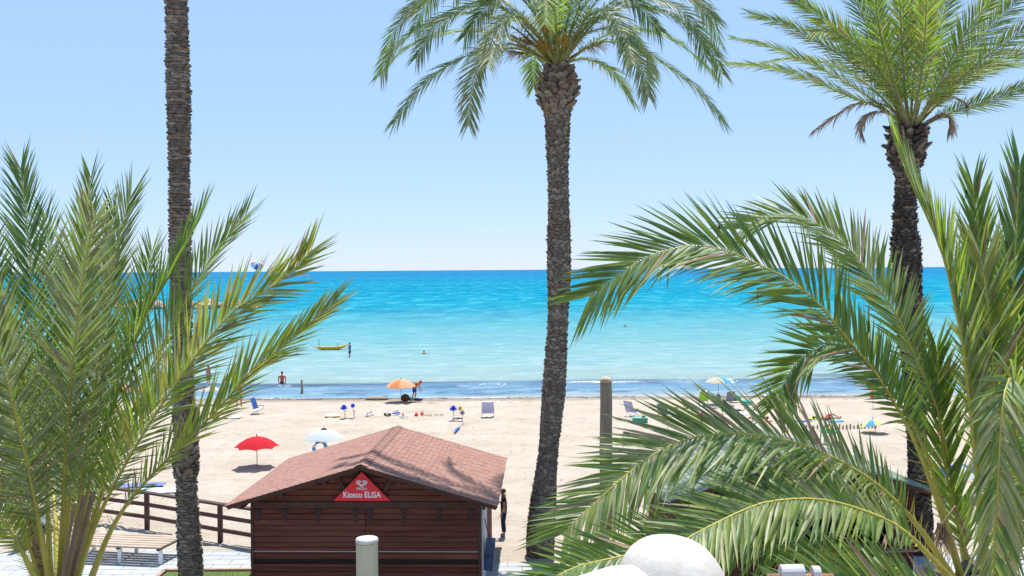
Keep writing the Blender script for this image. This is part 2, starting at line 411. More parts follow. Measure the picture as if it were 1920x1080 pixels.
# ------------------------------------------------------------------ promenade
M['pave'] = mat('paving', (0.36, 0.375, 0.385), 0.85, 0.12, 1.2, 0.25, 30, spec=0.2)
M['pave2'] = mat('paving_warm', (0.39, 0.395, 0.39), 0.85, 0.10, 1.2, 0.25, 30, spec=0.2)
M['joint'] = mat('paving_joint', (0.26, 0.25, 0.24), 0.95, 0.2, 3)
pv = MB(); pv.box((-60, -30, -0.5), (60, 31.1, 0.0))
prom = pv.build('promenade', M['joint'], kind='structure')
rt = random.Random(2)
tl, tw = 0.9, 0.45
tm = []
for k, mm in enumerate((M['pave'], M['pave2'], M['pave'])):
    b = MB(); g_ = 0.006
    b.add([(g_,g_,0.001),(tl-g_,g_,0.001),(tl-g_,tw-g_,0.001),(g_,tw-g_,0.001),(g_+.008,g_+.008,0.02),(tl-g_-.008,g_+.008,0.02),(tl-g_-.008,tw-g_-.008,0.02),(g_+.008,tw-g_-.008,0.02)],
          [(4,5,6,7),(0,1,5,4),(1,2,6,5),(2,3,7,6),(3,0,4,7)])
    tm.append(b.mesh('paving_tile', mm))
tiles = []
rest = MB()
for j in range(60):
    y = 31.1 - (j + 1) * tw
    if y < 15: break
    for i in range(90):
        x = -38 + i * tl + (tl / 2 if j % 2 else 0)
        q = proj(Vector((x + tl/2, y + tw/2, 0)))
        vis = 0 <= q[1] < 1092 and ((-60 < q[0] < 480) or (905 < q[0] < 1120) or (1690 < q[0] < 1930))
        if vis and len(tiles) < 300:
            tiles.append(put('paving_tile', rt.choice(tm), prom, loc=(x, y, rt.uniform(0, 0.003)), rot=(rt.uniform(-.002,.002), rt.uniform(-.002,.002), 0)))
        elif y > 24:
            rest.box((x+.006, y+.006, 0.001), (x+tl-.006, y+tw-.006, 0.02))
rest.build('paving', M['pave'], prom, kind='stuff')
# edge kerb between paving and sand
kb = random.Random(3)
for i in range(70):
    x = -32 + i * 0.95
    b = MB(); b.box((x, 31.105, -0.1), (x + 0.94, 31.22, 0.03)); o = b.build('kerb_stone', M['pave2'], prom)
# sand blown over the paving edge
bl = MB()
for (cx, cy, rx, ry) in ((-1.2, 30.3, 2.6, 1.2), (1.6, 30.4, 2.8, 1.4), (-9, 31.0, 3.0, 0.35), (12.5, 30.6, 3.5, 1.0), (-14.5, 31.0, 3, .4)):
    V = [(cx, cy, 0.05)]; n = 40
    for ring in (0.5, 0.8, 1.0):
        for k in range(n):
            a = 2 * math.pi * k / n; rr = ring * (1 + 0.35 * noise.noise(Vector((math.cos(a) * 1.6 + cx, math.sin(a) * 1.6, ring))))
            V.append((cx + math.cos(a) * rx * rr, cy + math.sin(a) * ry * rr, {0.5: 0.045, 0.8: 0.034, 1.0: 0.012}[ring]))
    Fc = [(0, 1 + k, 1 + (k + 1) % n) for k in range(n)]
    for r_ in range(2):
        for k in range(n):
            a_ = 1 + r_ * n; Fc.append((a_ + k, a_ + n + k, a_ + n + (k + 1) % n, a_ + (k + 1) % n))
    bl.add(V, Fc)
o = bl.build('blown_sand', bpy.data.materials['sand'], smooth=True, kind='stuff')
tag(o, 'pale sand blown over the edge of the paving', 'sand')
# ------------------------------------------------------------------ kiosks
M['plank'] = mat('brown_plank', (0.135, 0.044, 0.028), 0.7, 0.38, 2.5, 0.5, 30, spec=0.15, stretch=(0.25, 1, 3), objvar=0.16)
M['plank_side'] = mat('brown_plank_side', (0.135, 0.044, 0.028), 0.7, 0.38, 2.5, 0.5, 30, spec=0.15, stretch=(1, 0.25, 3), objvar=0.16)
M['dark_wood'] = mat('dark_wood', (0.080, 0.037, 0.024), 0.75, 0.35, 3, 0.3, 20)
M['gap'] = mat('wall_core', (0.030, 0.016, 0.012), 0.9, 0.2, 3)
M['iron'] = mat('hinge_iron', (0.045, 0.034, 0.028), 0.6, 0.3, 10, metal=0.3)
M['sh_a'] = mat('shingle_red', (0.295, 0.165, 0.131), 0.9, 0.16, 5, 0.5, 90, spec=0.15)
M['sh_b'] = mat('shingle_pink', (0.305, 0.172, 0.138), 0.9, 0.16, 5, 0.5, 90, spec=0.15)
M['sh_c'] = mat('shingle_brown', (0.285, 0.157, 0.125), 0.9, 0.16, 5, 0.5, 90, spec=0.15)
M['sg_a'] = mat('shingle_green', (0.150, 0.190, 0.150), 0.9, 0.25, 5, 0.5, 90, spec=0.15)
M['sg_b'] = mat('shingle_grey_green', (0.20, 0.235, 0.195), 0.9, 0.25, 5, 0.5, 90, spec=0.15)
M['sg_c'] = mat('shingle_dark_green', (0.11, 0.145, 0.115), 0.9, 0.2, 5, 0.5, 90, spec=0.15)
M['sign_red'] = mat('sign_red', (0.80, 0.018, 0.030), 0.4, 0.05, 3, spec=0.4)
M['white_paint'] = mat('white_paint', (0.80, 0.80, 0.79), 0.5, 0.05, 6)
M['grey_panel'] = mat('grey_panel', (0.52, 0.50, 0.50), 0.5, 0.08, 3, 0.1)
M['blue_panel'] = mat('blue_grey_panel', (0.055, 0.085, 0.16), 0.5, 0.2, 4, 0.15)
M['steel'] = mat('pale_steel', (0.45, 0.47, 0.46), 0.4, 0.1, 10, metal=0.5)

def text_mesh(txt, size, bold=0.0, sx=1.0):
    cu = bpy.data.curves.new('lettering', 'FONT'); cu.body = txt; cu.size = size; cu.align_x = 'CENTER'; cu.align_y = 'CENTER'
    cu.extrude = 0.006; cu.offset = bold; cu.resolution_u = 4
    ob = bpy.data.objects.new('lettering', cu); COL.objects.link(ob)
    bpy.context.view_layer.update()
    me = bpy.data.meshes.new_from_object(ob.evaluated_get(bpy.context.evaluated_depsgraph_get()))
    bpy.data.objects.remove(ob); bpy.data.curves.remove(cu)
    me.transform(Matrix.Diagonal((sx, 1, 1, 1)))
    me.name = 'lettering'; return me

def roof(root, W2, y0, y1, apex, slope, mats, deck, seed, exposure=0.15, sw=0.5):
    th = 0.07
    ez = apex - slope * W2
    b = MB()
    for s in (-1, 1):
        V = [(0, y0, apex), (s*W2, y0, ez), (s*W2, y1, ez), (0, y1, apex)]
        V += [(x, y, z - th) for x, y, z in V]
        F = [(0,1,2,3),(7,6,5,4),(0,4,5,1),(1,5,6,2),(2,6,7,3)]
        if s == 1: F = [tuple(reversed(f)) for f in F]
        b.add(V, F)
    rf = b.build('roof', deck, root)
    rng = random.Random(seed); sl = math.hypot(1, slope); L = W2 * sl
    for s in (-1, 1):
        m_ = MB(); rows = int(L / exposure) + 1
        for r_ in range(rows):
            d1 = L - r_ * exposure + 0.03; d0 = max(d1 - exposure * 1.12, 0.0)
            x = y0 - 0.3 + (0.075 if r_ % 2 else 0) + rng.uniform(-0.012, 0.012)
            while x < y1:
                a = max(x + 0.011, y0 - 0.02); c = min(x + sw - 0.011, y1 + 0.02); x += sw
                if c - a < 0.03: continue
                dd = d1 + rng.uniform(-0.016, 0.016); mi = rng.choice((0, 0, 1, 1, 2)); lift = rng.uniform(0.014, 0.020)
                def pt(d, y, off):
                    h = d / sl
                    return (s * (h + off * slope / sl), y, apex - slope * h + off / sl)
                V = [pt(d0, a, 0.004), pt(d0, c, 0.004), pt(dd, c, lift), pt(dd, a, lift), pt(dd, a, 0.002), pt(dd, c, 0.002)]
                V += [pt(d0, a, 0.001), pt(d0, c, 0.001)]; F = [(0,1,2,3),(3,2,5,4),(0,3,4,6),(1,7,5,2)]
                if s == -1: F = [tuple(reversed(f)) for f in F]
                m_.add(V, F, mi)
        m_.build('shingles', mats, rf, kind='stuff')
    cp = MB(); y = y0 - 0.02
    while y < y1:
        e = min(y + 0.32, y1 + 0.02); z0 = apex + 0.03
        V = [(-0.17, y, z0 - 0.17*slope + .012), (0, y, z0 + .022), (0.17, y, z0 - 0.17*slope + .012), (-0.17, e, z0 - 0.17*slope), (0, e, z0 + .008), (0.17, e, z0 - 0.17*slope)]
        cp.add(V, [(0,1,4,3),(1,2,5,4)], rng.choice((0, 1, 2))); y += 0.3
    cp.build('ridge_cap', mats, rf)
    return rf

def kiosk(name, label, loc, rz, W, DEP, WH, apex, slope, W2, y0, y1, mats, seed, open_front=False):
    root = thing(name, label, 'kiosk', loc, (0, 0, rz)); h = W / 2; rng = random.Random(seed)
    roof(root, W2, y0, y1, apex, slope, mats, M['dark_wood'], seed)
    HZ0, HZ1 = 2.54, 2.72                                  # header beam
    t = 0.12
    def wallbox(a, b): return MB().box(a, b).build('wall', M['gap'], root)
    wallbox((-h + .02, t, 0), (-h + .14, DEP, WH)); wallbox((h - .14, t, 0), (h - .02, DEP, WH)); wallbox((-h + .14, DEP - .12, 0), (h - .14, DEP, WH))
    gz = lambda z: min(h - .01, (apex - 0.11 - z) / slope)
    wallbox((-h + .02, 0.03, 0), (h - .02, t, 1.0)) if open_front else wallbox((-h + .02, 0.03, 0), (h - .02, t, HZ1))
    g = MB(); zt = apex - .12; V = []
    for yy in (0.03, t): V += [(-gz(HZ1), yy, HZ1), (gz(HZ1), yy, HZ1), (0, yy, zt)]
    g.add(V, [(0,1,2),(5,4,3),(0,3,4,1),(1,4,5,2),(2,5,3,0)]); g.build('wall', M['gap'], root)
    def plank(x0, x1, z0, z1, y=0.0, x0t=None, x1t=None):
        x0t = x0 if x0t is None else x0t; x1t = x1 if x1t is None else x1t
        yy = y + rng.uniform(-.003, .003); e = 0.006
        V = [(x0,yy+.026,z0+e),(x1,yy+.026,z0+e),(x1t,yy+.026,z1-e),(x0t,yy+.026,z1-e),
             (x0,yy+.008,z0+e),(x1,yy+.008,z0+e),(x1,yy,z0+e+.01),(x0,yy,z0+e+.01),(x1t,yy,z1-e-.014),(x0t,yy,z1-e-.014),(x1t,yy+.012,z1-e),(x0t,yy+.012,z1-e)]
        b = MB().add(V, [(4,5,6,7),(7,6,8,9),(9,8,10,11),(0,1,5,4),(11,10,2,3),(0,4,7,9,11,3),(1,2,10,8,6,5)])
        return b.build('plank', M['plank'], root)
    # gable planks
    n = 6; z = HZ1 + .005
    for i in range(n):
        z1 = z + 0.165
        if gz(z1) < 0.25: z1 = zt - .02
        plank(-gz(z)+.01, gz(z)-.01, z, z1, 0, -max(gz(z1)-.01, .02), max(gz(z1)-.01, .02)); z = z1
        if z > zt - .1: break
    MB().box((-h - .02, -.035, HZ0), (h + .02, .025, HZ1)).build('header_beam', M['dark_wood'], root)
    # barge boards under the front roof edge
    for s in (-1, 1):
        b = MB(); zz = apex - .066
        V = [(0, y0+.02, zz), (s*(W2-.03), y0+.02, zz - slope*(W2-.03)), (s*(W2-.03), y0+.02, zz - slope*(W2-.03) - .055), (0, y0+.02, zz - .06)]
        V += [(x, y0 + .06, z) for x, y, z in V]
        F = [(0,1,2,3),(7,6,5,4),(0,4,5,1),(1,5,6,2),(2,6,7,3),(3,7,4,0)]
        if s == -1: F = [tuple(reversed(f)) for f in F]
        b.add(V, F); b.build('barge_board', M['dark_wood'], root)
        # rafter tails and purlins below the overhang
        for k in (0.28, 0.6, 0.9):
            x = s * W2 * k; MB().box((x - .04, y0 + .07, apex - slope*abs(x) - .22), (x + .04, 0.02, apex - slope*abs(x) - .10)).build('rafter', M['dark_wood'], root)
        MB().bar((s*0.78, -.05, 3.46), (s*0.52, -.05, 2.98), .1, .05, up=Vector((0, 1, 0))).build('brace', M['dark_wood'], root)
    for s in (-1, 1): MB().box((s*h - (.05 if s > 0 else .03), -.02, 0), (s*h + (.03 if s > 0 else .05), .08, HZ0 - .002)).build('corner_post', M['dark_wood'], root)
    # side planks
    z = 0.02; me = {}
    while z < WH - .1:
        z1 = min(z + 0.148, WH - .02)
        for s in (-1, 1):
            x = s * h; e = .006; xa = x - s*.018; xb = x + s*.006
            b = MB().box((min(xa, xb), .085, z+e), (max(xa, xb), DEP, z1-e)); b.build('plank', M['plank_side'], root)
        z = z1
    if not open_front:
        for s in (-1, 1):
            z = 1.14
            for i in range(9):
                a, c = (-h + .055, -.008) if s < 0 else (.008, h - .055)
                plank(a, c, z, z + 0.155); z += 0.155
        z = 0.02
        for i in range(6):
            plank(-h + .055, h - .055, z, z + .155); z += .155
        b = MB().box((-h - .02, -.10, .965), (h + .02, .02, 1.02)); bevel(b.build('counter_ledge', M['plank'], root), .012)
        MB().box((-h + .06, -.022, 1.352), (h - .06, -.004, 1.366)).build('rail_strip', M['steel'], root)
        for x in (-2.95, -2.2, -1.3, -.28, .12, 1.05, 2.0, 2.88):
            b = MB().box((x - .075, -.075, 2.455), (x + .075, -.036, 2.53)); hg = b.build('hinge', M['iron'], root)
            b = MB(); V = [(x-.06,-.03,2.47),(x+.06,-.03,2.47),(x+.03,-.022,2.17),(x-.03,-.022,2.17)]; V += [(p, q + .02, r) for p, q, r in V]
            b.add(V, [(0,3,2,1),(4,5,6,7),(0,1,5,4),(1,2,6,5),(2,3,7,6),(3,0,4,7)]); b.build('hinge_strap', M['iron'], hg)
    else:
        z = 0.02
        for i in range(6): plank(-h + .055, h - .055, z, z + .16); z += .16
        for s in (-1, 1):
            z = 1.02
            for i in range(9):
                a, c = (-h + .055, -h + .7) if s < 0 else (h - .7, h - .055)
                plank(a, c, z, z + .165); z += .165
        b = MB().box((-h - .02, -.3, .98), (h + .02, .02, 1.02)); bevel(b.build('counter_ledge', M['plank_lit'], root), .01)
        b = MB(); ys_, zs_ = -0.95, 2.2
        for i in range(6):
            ya = -.04 + (ys_ + .04) * i / 6; yb = -.04 + (ys_ + .04) * (i + .96) / 6; za = 2.5 + (zs_ - 2.5) * i / 6; zb = 2.5 + (zs_ - 2.5) * (i + .96) / 6
            b = MB(); V = [(-h+.7, ya, za), (h-.7, ya, za), (h-.7, yb, zb), (-h+.7, yb, zb)]; V += [(x, y, z - .03) for x, y, z in V]
            b.add(V, [(3,2,1,0),(4,5,6,7),(0,1,5,4),(1,2,6,5),(2,3,7,6),(3,0,4,7)]); b.build('awning_plank', M['plank_lit'], root)
        for x in (-h + .9, h - .9): MB().tube([(x, -.9, 2.2), (x, -.05, 1.6)], .018, 6).build('awning_stay', M['iron'], root)
    return root
M['plank_lit'] = mat('lit_tan_plank', (0.33, 0.18, 0.12), 0.6, 0.25, 2.5, 0.3, 30, stretch=(0.25, 1, 3))  # pinkish plank wood with its sunlit brightness put into the colour

K1 = kiosk('wooden_kiosk', 'brown plank beach kiosk with closed shutters, pink shingle roof and red triangular sign', (-4.03, 26.0, 0), R(-1.9), 6.25, 5.6, 2.72, 3.82, 0.295, 3.62, -0.62, 5.85, [M['sh_a'], M['sh_b'], M['sh_c']], 5)
# triangular sign with emblem and lettering
b = MB(); y_ = -0.16
V = [(-.84, y_, 2.775), (.71, y_, 2.775), (-.06, y_, 3.56)]; V += [(x, y_ + .03, z) for x, y, z in V]
b.add(V, [(0,1,2),(5,4,3),(0,3,4,1),(1,4,5,2),(2,5,3,0)])
sign = b.build('sign', M['sign_red'], K1); sign['label'] = 'red triangular sign with white heart emblem and lettering'
ROTX = (math.pi / 2, 0, 0)
put('lettering', text_mesh('Kiosco ELISA', 0.225, 0.004, 0.84), sign, loc=(-.06, y_ - .004, 2.94), rot=ROTX).data.materials.append(M['white_paint'])
put('lettering', text_mesh('FRIGO', 0.09, 0.0005, 1.1), sign, loc=(-.06, y_ - .004, 3.105), rot=ROTX).data.materials.append(M['white_paint'])
def heart_pts(sc, n=40, cy=0):
    out = []
    for i in range(n):
        t = 2 * math.pi * i / n + math.pi
        x = 16 * math.sin(t) ** 3; z = 13 * math.cos(t) - 5 * math.cos(2*t) - 2 * math.cos(3*t) - math.cos(4*t)
        out.append((x / 16 * sc * 1.12, z / 16 * sc * .88 + cy))
    return out
em = MB()
for so, si, co, ci in ((.122, .094, 0, .002), (.078, .047, .0, .003)):
    a = heart_pts(so, cy=co); c = heart_pts(si, cy=ci); n = len(a); yy = y_ - .009
    V = [(p[0], yy, p[1]) for p in a] + [(p[0], yy, p[1]) for p in c] + [(p[0], y_ - .001, p[1]) for p in a]
    Fq = [(i, (i+1) % n, n + (i+1) % n, n + i) for i in range(n)] + [(i, 2*n+i, 2*n+(i+1) % n, (i+1) % n) for i in range(n)]
    em.add([(x*1.1 - .06, y, z*1.05 + 3.255) for x, y, z in V], Fq)
em.build('emblem', M['white_paint'], sign)
h1 = 6.25 / 2
MB().box((h1 + .012, .22, .25), (h1 + .05, 2.3, 2.62)).build('door_panel', M['grey_panel'], K1)
b = MB(); V = [(h1+.055, .7, .62), (h1+.30, .7, .60), (h1+.36, .7, 1.40), (h1+.10, .7, 1.44)]; V += [(x, y + .5, z) for x, y, z in V]
b.add(V, [(0,1,2,3),(7,6,5,4),(0,4,5,1),(1,5,6,2),(2,6,7,3),(3,7,4,0)])
fl = bevel(b.build('wall_locker', M['blue_panel'], K1), .02); fl['label'] = 'blue grey locker leaning out from the side wall'
MB().box((h1+.14, .69, .98), (h1+.18, .70, 1.06)).build('latch', M['iron'], fl)
MB().tube([(h1 + .22, 0.8, 1.42), (h1 + .06, 1.0, 2.0)], .012, 6).build('stay_rod', M['iron'], K1)
MB().box((-h1 - .14, .3, .95), (-h1 - .052, .75, 1.2)).build('meter_box', M['blue_panel'], K1)

K2 = kiosk('wooden_kiosk', 'kiosk with green shingle roof and open serving hatch behind the right palm fronds', (8.05, 26.9, 0), R(5), 6.6, 4.4, 2.66, 3.85, 0.305, 3.95, -0.6, 4.7, [M['sg_a'], M['sg_b'], M['sg_c']], 15, True)
MB().box((-3.1, .3, .9), (3.1, .9, 0.97)).build('worktop', M['steel'], K2)

# ------------------------------------------------------------------ fence, bench, bed
M['fence'] = mat('fence_wood', (0.085, 0.038, 0.030), 0.6, 0.3, 3, 0.3, 20)
fp = [(-19.6, 37.0), (-16.2, 35.1), (-12.85, 33.5), (-9.75, 31.75), (-7.55, 30.55)]
fence = thing('wooden_fence', 'low brown timber post and rail fence left of the plank kiosk', 'fence', (fp[2][0], fp[2][1], 0))
fo = Vector((fp[2][0], fp[2][1], 0))
for (x, y) in fp:
    b = MB().box((x - .075, y - .075, -.2), (x + .075, y + .075, 1.24)); bevel(b.build('post', M['fence'], fence, fo), .012)
for (x0, y0_), (x1, y1_) in zip(fp, fp[1:]):
    dz = 0
    for z, hh, ww in ((1.28, .07, .2), (.86, .13, .06), (.42, .13, .06)):
        b = MB().bar((x0, y0_ - .0, z), (x1, y1_, z), ww, hh); b.build('rail', M['fence'], fence, fo)
M['slat'] = mat('bench_slat', (0.40, 0.31, 0.24), 0.75, 0.2, 3, 0.3, 20, stretch=(.3, 1, 1))
pBL, pBR, pFR, pFL = G(178, 997, .58), G(347, 1004, .58), G(300, 1027, .58), G(140, 1021, .58)
bo = (pBL + pBR + pFR + pFL) / 4; bo.z = 0
bench = thing('slatted_bench', 'wide backless slatted bench with white legs in front of the fence', 'bench', bo)
ns = 6
for i in range(ns):
    a0, a1 = i / ns + .012, (i + .86) / ns
    L0 = pFL.lerp(pBL, a0); L1 = pFL.lerp(pBL, a1); R0 = pFR.lerp(pBR, a0); R1 = pFR.lerp(pBR, a1)
    dn = Vector((0, 0, .05)); V = [L0, R0, R1, L1] + [p - dn for p in (L0, R0, R1, L1)]
    b = MB().add(V, [(0,1,2,3),(7,6,5,4),(0,4,5,1),(1,5,6,2),(2,6,7,3),(3,7,4,0)]); b.build('slat', M['slat'], bench, bo)
for k in (0.02, 0.5, 0.97):
    a = pFL.lerp(pFR, k); c = pBL.lerp(pBR, k); z = .50
    MB().bar((a.x, a.y, z), (c.x, c.y, z), .07, .06).build('bearer', M['fence'], bench, bo)
    for q in (.12, .85):
        p_ = a.lerp(c, q); b = MB().box((p_.x - .05, p_.y - .05, 0.02), (p_.x + .05, p_.y + .05, .47)); b.build('leg', M['white_paint'], bench, bo)
# planted bed round the near left trunk
M['grass'] = mat('grass_bed', (0.10, 0.13, 0.04), 0.9, 0.35, 4, 0.5, 30)
M['kerb'] = mat('brick_kerb', (0.33, 0.22, 0.16), 0.85, 0.2, 3, 0.3)
bed = thing('planted_bed', 'kerbed grass bed around the foot of the left palm trunk', 'planter', (-8.2, 26.6, 0))
bw = [(-10.4, 28.45), (-7.2, 28.45), (-7.2, 24.2), (-10.4, 24.2)]
MB().box((-10.3, 24.3, 0), (-7.3, 28.35, .09)).build('soil', M['grass'], bed, (-8.2, 26.6, 0))
for (p0, p1) in zip(bw, bw[1:] + bw[:1]):
    MB().bar((p0[0], p0[1], .08), (p1[0], p1[1], .08), .12, .14).build('kerb', M['kerb'], bed, (-8.2, 26.6, 0))
rg = random.Random(11); gm = MB()
for i in range(2600):
    x, y = rg.uniform(-10.2, -7.4), rg.uniform(26.2, 28.3); a = rg.uniform(0, 6.3); hh = rg.uniform(.03, .09); w = .008
    gm.add([(x - w*math.cos(a), y - w*math.sin(a), .085), (x + w*math.cos(a), y + w*math.sin(a), .085), (x + rg.uniform(-.03,.03), y + rg.uniform(-.03,.03), .085 + hh)], [(0,1,2)])
gm.build('grass', M['leaf_lime'], bed, (-8.2, 26.6, 0), kind='stuff')
# ------------------------------------------------------------------ palms
ZV = Vector((0, 0, 1))
class Curve:
    def __init__(s, pts, n=60):
        q = [pts[0] * 2 - pts[1]] + list(pts) + [pts[-1] * 2 - pts[-2]]
        out = []; seg = len(pts) - 1; k = max(4, n // seg)
        for i in range(seg):
            a, b, c, d = q[i:i+4]
            for j in range(k):
                t = j / k
                out.append(0.5 * ((2*b) + (c - a)*t + (2*a - 5*b + 4*c - d)*t*t + (3*b - a - 3*c + d)*t*t*t))
        out.append(pts[-1].copy()); s.p = out
        s.l = [0.0]
        for a, b in zip(out, out[1:]): s.l.append(s.l[-1] + (b - a).length)
        s.L = s.l[-1]
    def at(s, t):
        d = max(0, min(1, t)) * s.L; lo, hi = 0, len(s.l) - 1
        while hi - lo > 1:
            m_ = (lo + hi) // 2
            if s.l[m_] <= d: lo = m_
            else: hi = m_
        u = (d - s.l[lo]) / max(1e-9, s.l[hi] - s.l[lo])
        return s.p[lo].lerp(s.p[hi], u), (s.p[hi] - s.p[lo]).normalized()

def leaflet(p, d, T, L, w, droop, rng, kink=False, twist=0.5):
    wv = T - d * T.dot(d)
    if wv.length < 1e-3: wv = d.orthogonal()
    wv.normalize(); nv = d.cross(wv)
    a = rng.uniform(-twist, twist); wv, nv = wv * math.cos(a) + nv * math.sin(a), nv * math.cos(a) - wv * math.sin(a)
    us_ = (0.0, 0.22, 0.6, 1.0); hw = (0.35, 1.0, 0.72, 0.0)
    V = []; kd = None
    if kink:
        kd = (Vector((rng.uniform(-.3, .3), rng.uniform(-.3, .3), -1)) + d * 0.25).normalized(); ku = rng.uniform(.4, .65)
        us_ = (0.0, 0.2, ku, 1.0)
    for i, u in enumerate(us_):
        if kink and i == 3: c = V[-2] + kd * (L * (1 - ku) * .65); V.append(c); break
        c = p + d * (L * u) - ZV * (droop * L * u * u)
        h = w * hw[i]
        if i == 3: V.append(c)
        else: V += [c - wv * h, c - nv * (h * .55), c + wv * h]
    return V
LF = [(0,1,4,3),(1,2,5,4),(3,4,7,6),(4,5,8,7),(6,7,9),(7,8,9)]

def frond(pts, N, rng, L=0.55, n=75, w=0.014, a0=62, a1=24, dih=(0.15, 0.75), droop=0.10, t0=0.16, mats=(0,), kinkp=0.0, spine=True, r0=0.035, tipmat=None, curl=0, sides=(-1, 1), fl=None):
    """spine and leaflets of one pinnate leaf; returns stalk MB and a list of leaflets (verts, material)"""
    cv = Curve([Vector(p) for p in pts]); N = Vector(N).normalized()
    st = MB(); K = 22
    path = [cv.at(i / K)[0] for i in range(K + 1)]
    rad = [r0 * (1.0 - 0.55 * min(1, (i / K) / .25)) * (1 - 0.88 * max(0, (i / K - .2) / .8)) + .0015 for i in range(K + 1)]
    st.tube(path, rad, 6, flat=0.7)
    lv = []
    for s in sides:
        for i in range(n):
            t = t0 + (1 - t0) * (i + rng.uniform(-.25, .25)) / n
            if t > 0.998: t = .998
            p, T = cv.at(t); S = T.cross(N)
            if S.length < 1e-3: S = T.orthogonal()
            S.normalize(); Nn = S.cross(T)
            u = (t - t0) / (1 - t0)
            ln = L * (0.42 + 0.58 * min(1, u / .3)) * (1 - 0.42 * max(0, (u - .45) / .55) ** 1.6) * rng.uniform(.88, 1.08)
            a = R(a0 + (a1 - a0) * u + rng.uniform(-7, 7)); b = rng.uniform(*dih) * (1 - .5 * u)
            d = T * math.cos(a) + (S * (s * math.cos(b)) + Nn * math.sin(b)) * math.sin(a)
            mi = rng.choice(mats)
            if rng.random() < .025: mi = 6
            lv.append((leaflet(p, d.normalized(), T, ln, w * (0.65 + .35 * min(1, ln / L)), droop * rng.uniform(.4, 1.8), rng, rng.random() < kinkp), mi))
        if spine:
            for i in range(16):
                t = 0.03 + (t0 - 0.0) * (i / 16) ; p, T = cv.at(t); S = T.cross(N).normalized(); Nn = S.cross(T)
                d = (T * .6 + S * s * rng.uniform(.4, 1) + Nn * rng.uniform(-.4, .8)).normalized()
                lv.append((leaflet(p, d, T, L * rng.uniform(.12, .26) * (.6 + i / 16), w * .32, 0, rng), 'spine'))
    return st, lv

def add_fronds(root, base, specs, matlist, spine_mi, nbig=0, stalkmat=None):
    base = Vector(base); fr = []
    for sp_ in specs:
        st, lv = sp_
        o = st.build('frond', stalkmat or M['stalk'], root, base, smooth=True); fr.append((o, lv))
    big = set()
    if nbig:
        cand = []
        for i, (o, lv) in enumerate(fr):
            for j, (V, mi) in enumerate(lv):
                if mi == 'spine': continue
                a = proj(V[0]); c = proj(V[-1])
                if not (0 < (a[0]+c[0])/2 < 1920 and 0 < (a[1]+c[1])/2 < 1080): continue
                cand.append((-math.hypot(a[0]-c[0], a[1]-c[1]), i, j))
        cand.sort(); big = {(i, j) for _, i, j in cand[:nbig]}
    for i, (o, lv) in enumerate(fr):
        m_ = MB()
        for j, (V, mi) in enumerate(lv):
            k = spine_mi if mi == 'spine' else mi
            if (i, j) in big:
                b = MB().add(V, LF); b.build('leaflet', matlist[k], o, base, smooth=True)
            else: m_.add(V, LF, k)
        m_.build('leaflets', matlist, o, base, smooth=True, kind='stuff')
    return fr

def trunk(root, base, path, rad, mats, rng, dz=0.11, k=9, w=0.17, h=0.14, prot=0.035, crown=None):
    base = Vector(base); path = [Vector(p) for p in path]
    cv = Curve(path, 60)
    n = 40; pp = [cv.at(i / n)[0] for i in range(n + 1)]
    rf = lambda t: rad[0] + (rad[1] - rad[0]) * t if not callable(rad) else rad(t)
    b = MB().tube(pp, [rf(i / n) * .97 for i in range(n + 1)], 18); tr = b.build('trunk', mats[0], root, base, smooth=True)
    sc = MB(); rows = int(cv.L / dz)
    for r_ in range(rows):
        t = r_ / rows; off = rng.uniform(0, 6.3); rowp = rng.uniform(.55, 1.35); rowm = rng.choice((0, 0, 1, 1, 2)); rj = .22
        for i in range(k):
            if rng.random() < .06: continue
            tt = min(1, max(0, t + rng.uniform(-rj, rj) / rows)); c, T = cv.at(tt); rr = rf(tt)
            an = off + 2 * math.pi * (i + rng.uniform(-.2, .2)) / k
            a = T.orthogonal().normalized(); a2 = T.cross(a)
            out = a * math.cos(an) + a2 * math.sin(an); tan = T.cross(out)
            cb = 1.0; pr = prot * rowp * rng.uniform(.5, 1.4) * (.6 + .4 * smooth(.25, .55, tt)); ww = w * rng.uniform(.7, 1.2); hh = h * rng.uniform(.7, 1.25)
            if crown:
                q = smooth(crown[0], crown[1], tt); pr *= 1 + q * crown[2]; hh *= 1 + q * crown[3]; ww *= 1 + q * .35
            p = c + out * (rr * .94)
            V = [p - tan*ww*.5, p + tan*ww*.5, p + tan*ww*.42 + T*hh*.7 + out*(pr*.9+.012), p + T*hh + out*(pr + .012), p - tan*ww*.42 + T*hh*.7 + out*(pr*.9+.012),
                 p + T*hh*.75 - out*.03, p + out*(pr*.45 + .015) + T*hh*.15]
            mi = rng.choice((rowm, rowm, rowm, 0, 0, 1)) if not crown or tt < crown[0] else rng.choice((0, 1, 2, 2))
            sc.add(V, [(0,6,4),(0,1,6),(1,2,6),(6,2,3),(6,3,4),(2,5,3),(3,5,4),(1,5,2),(0,4,5)], mi)
    sc.build('leaf_scars', mats, root, base, kind='stuff')
    return tr

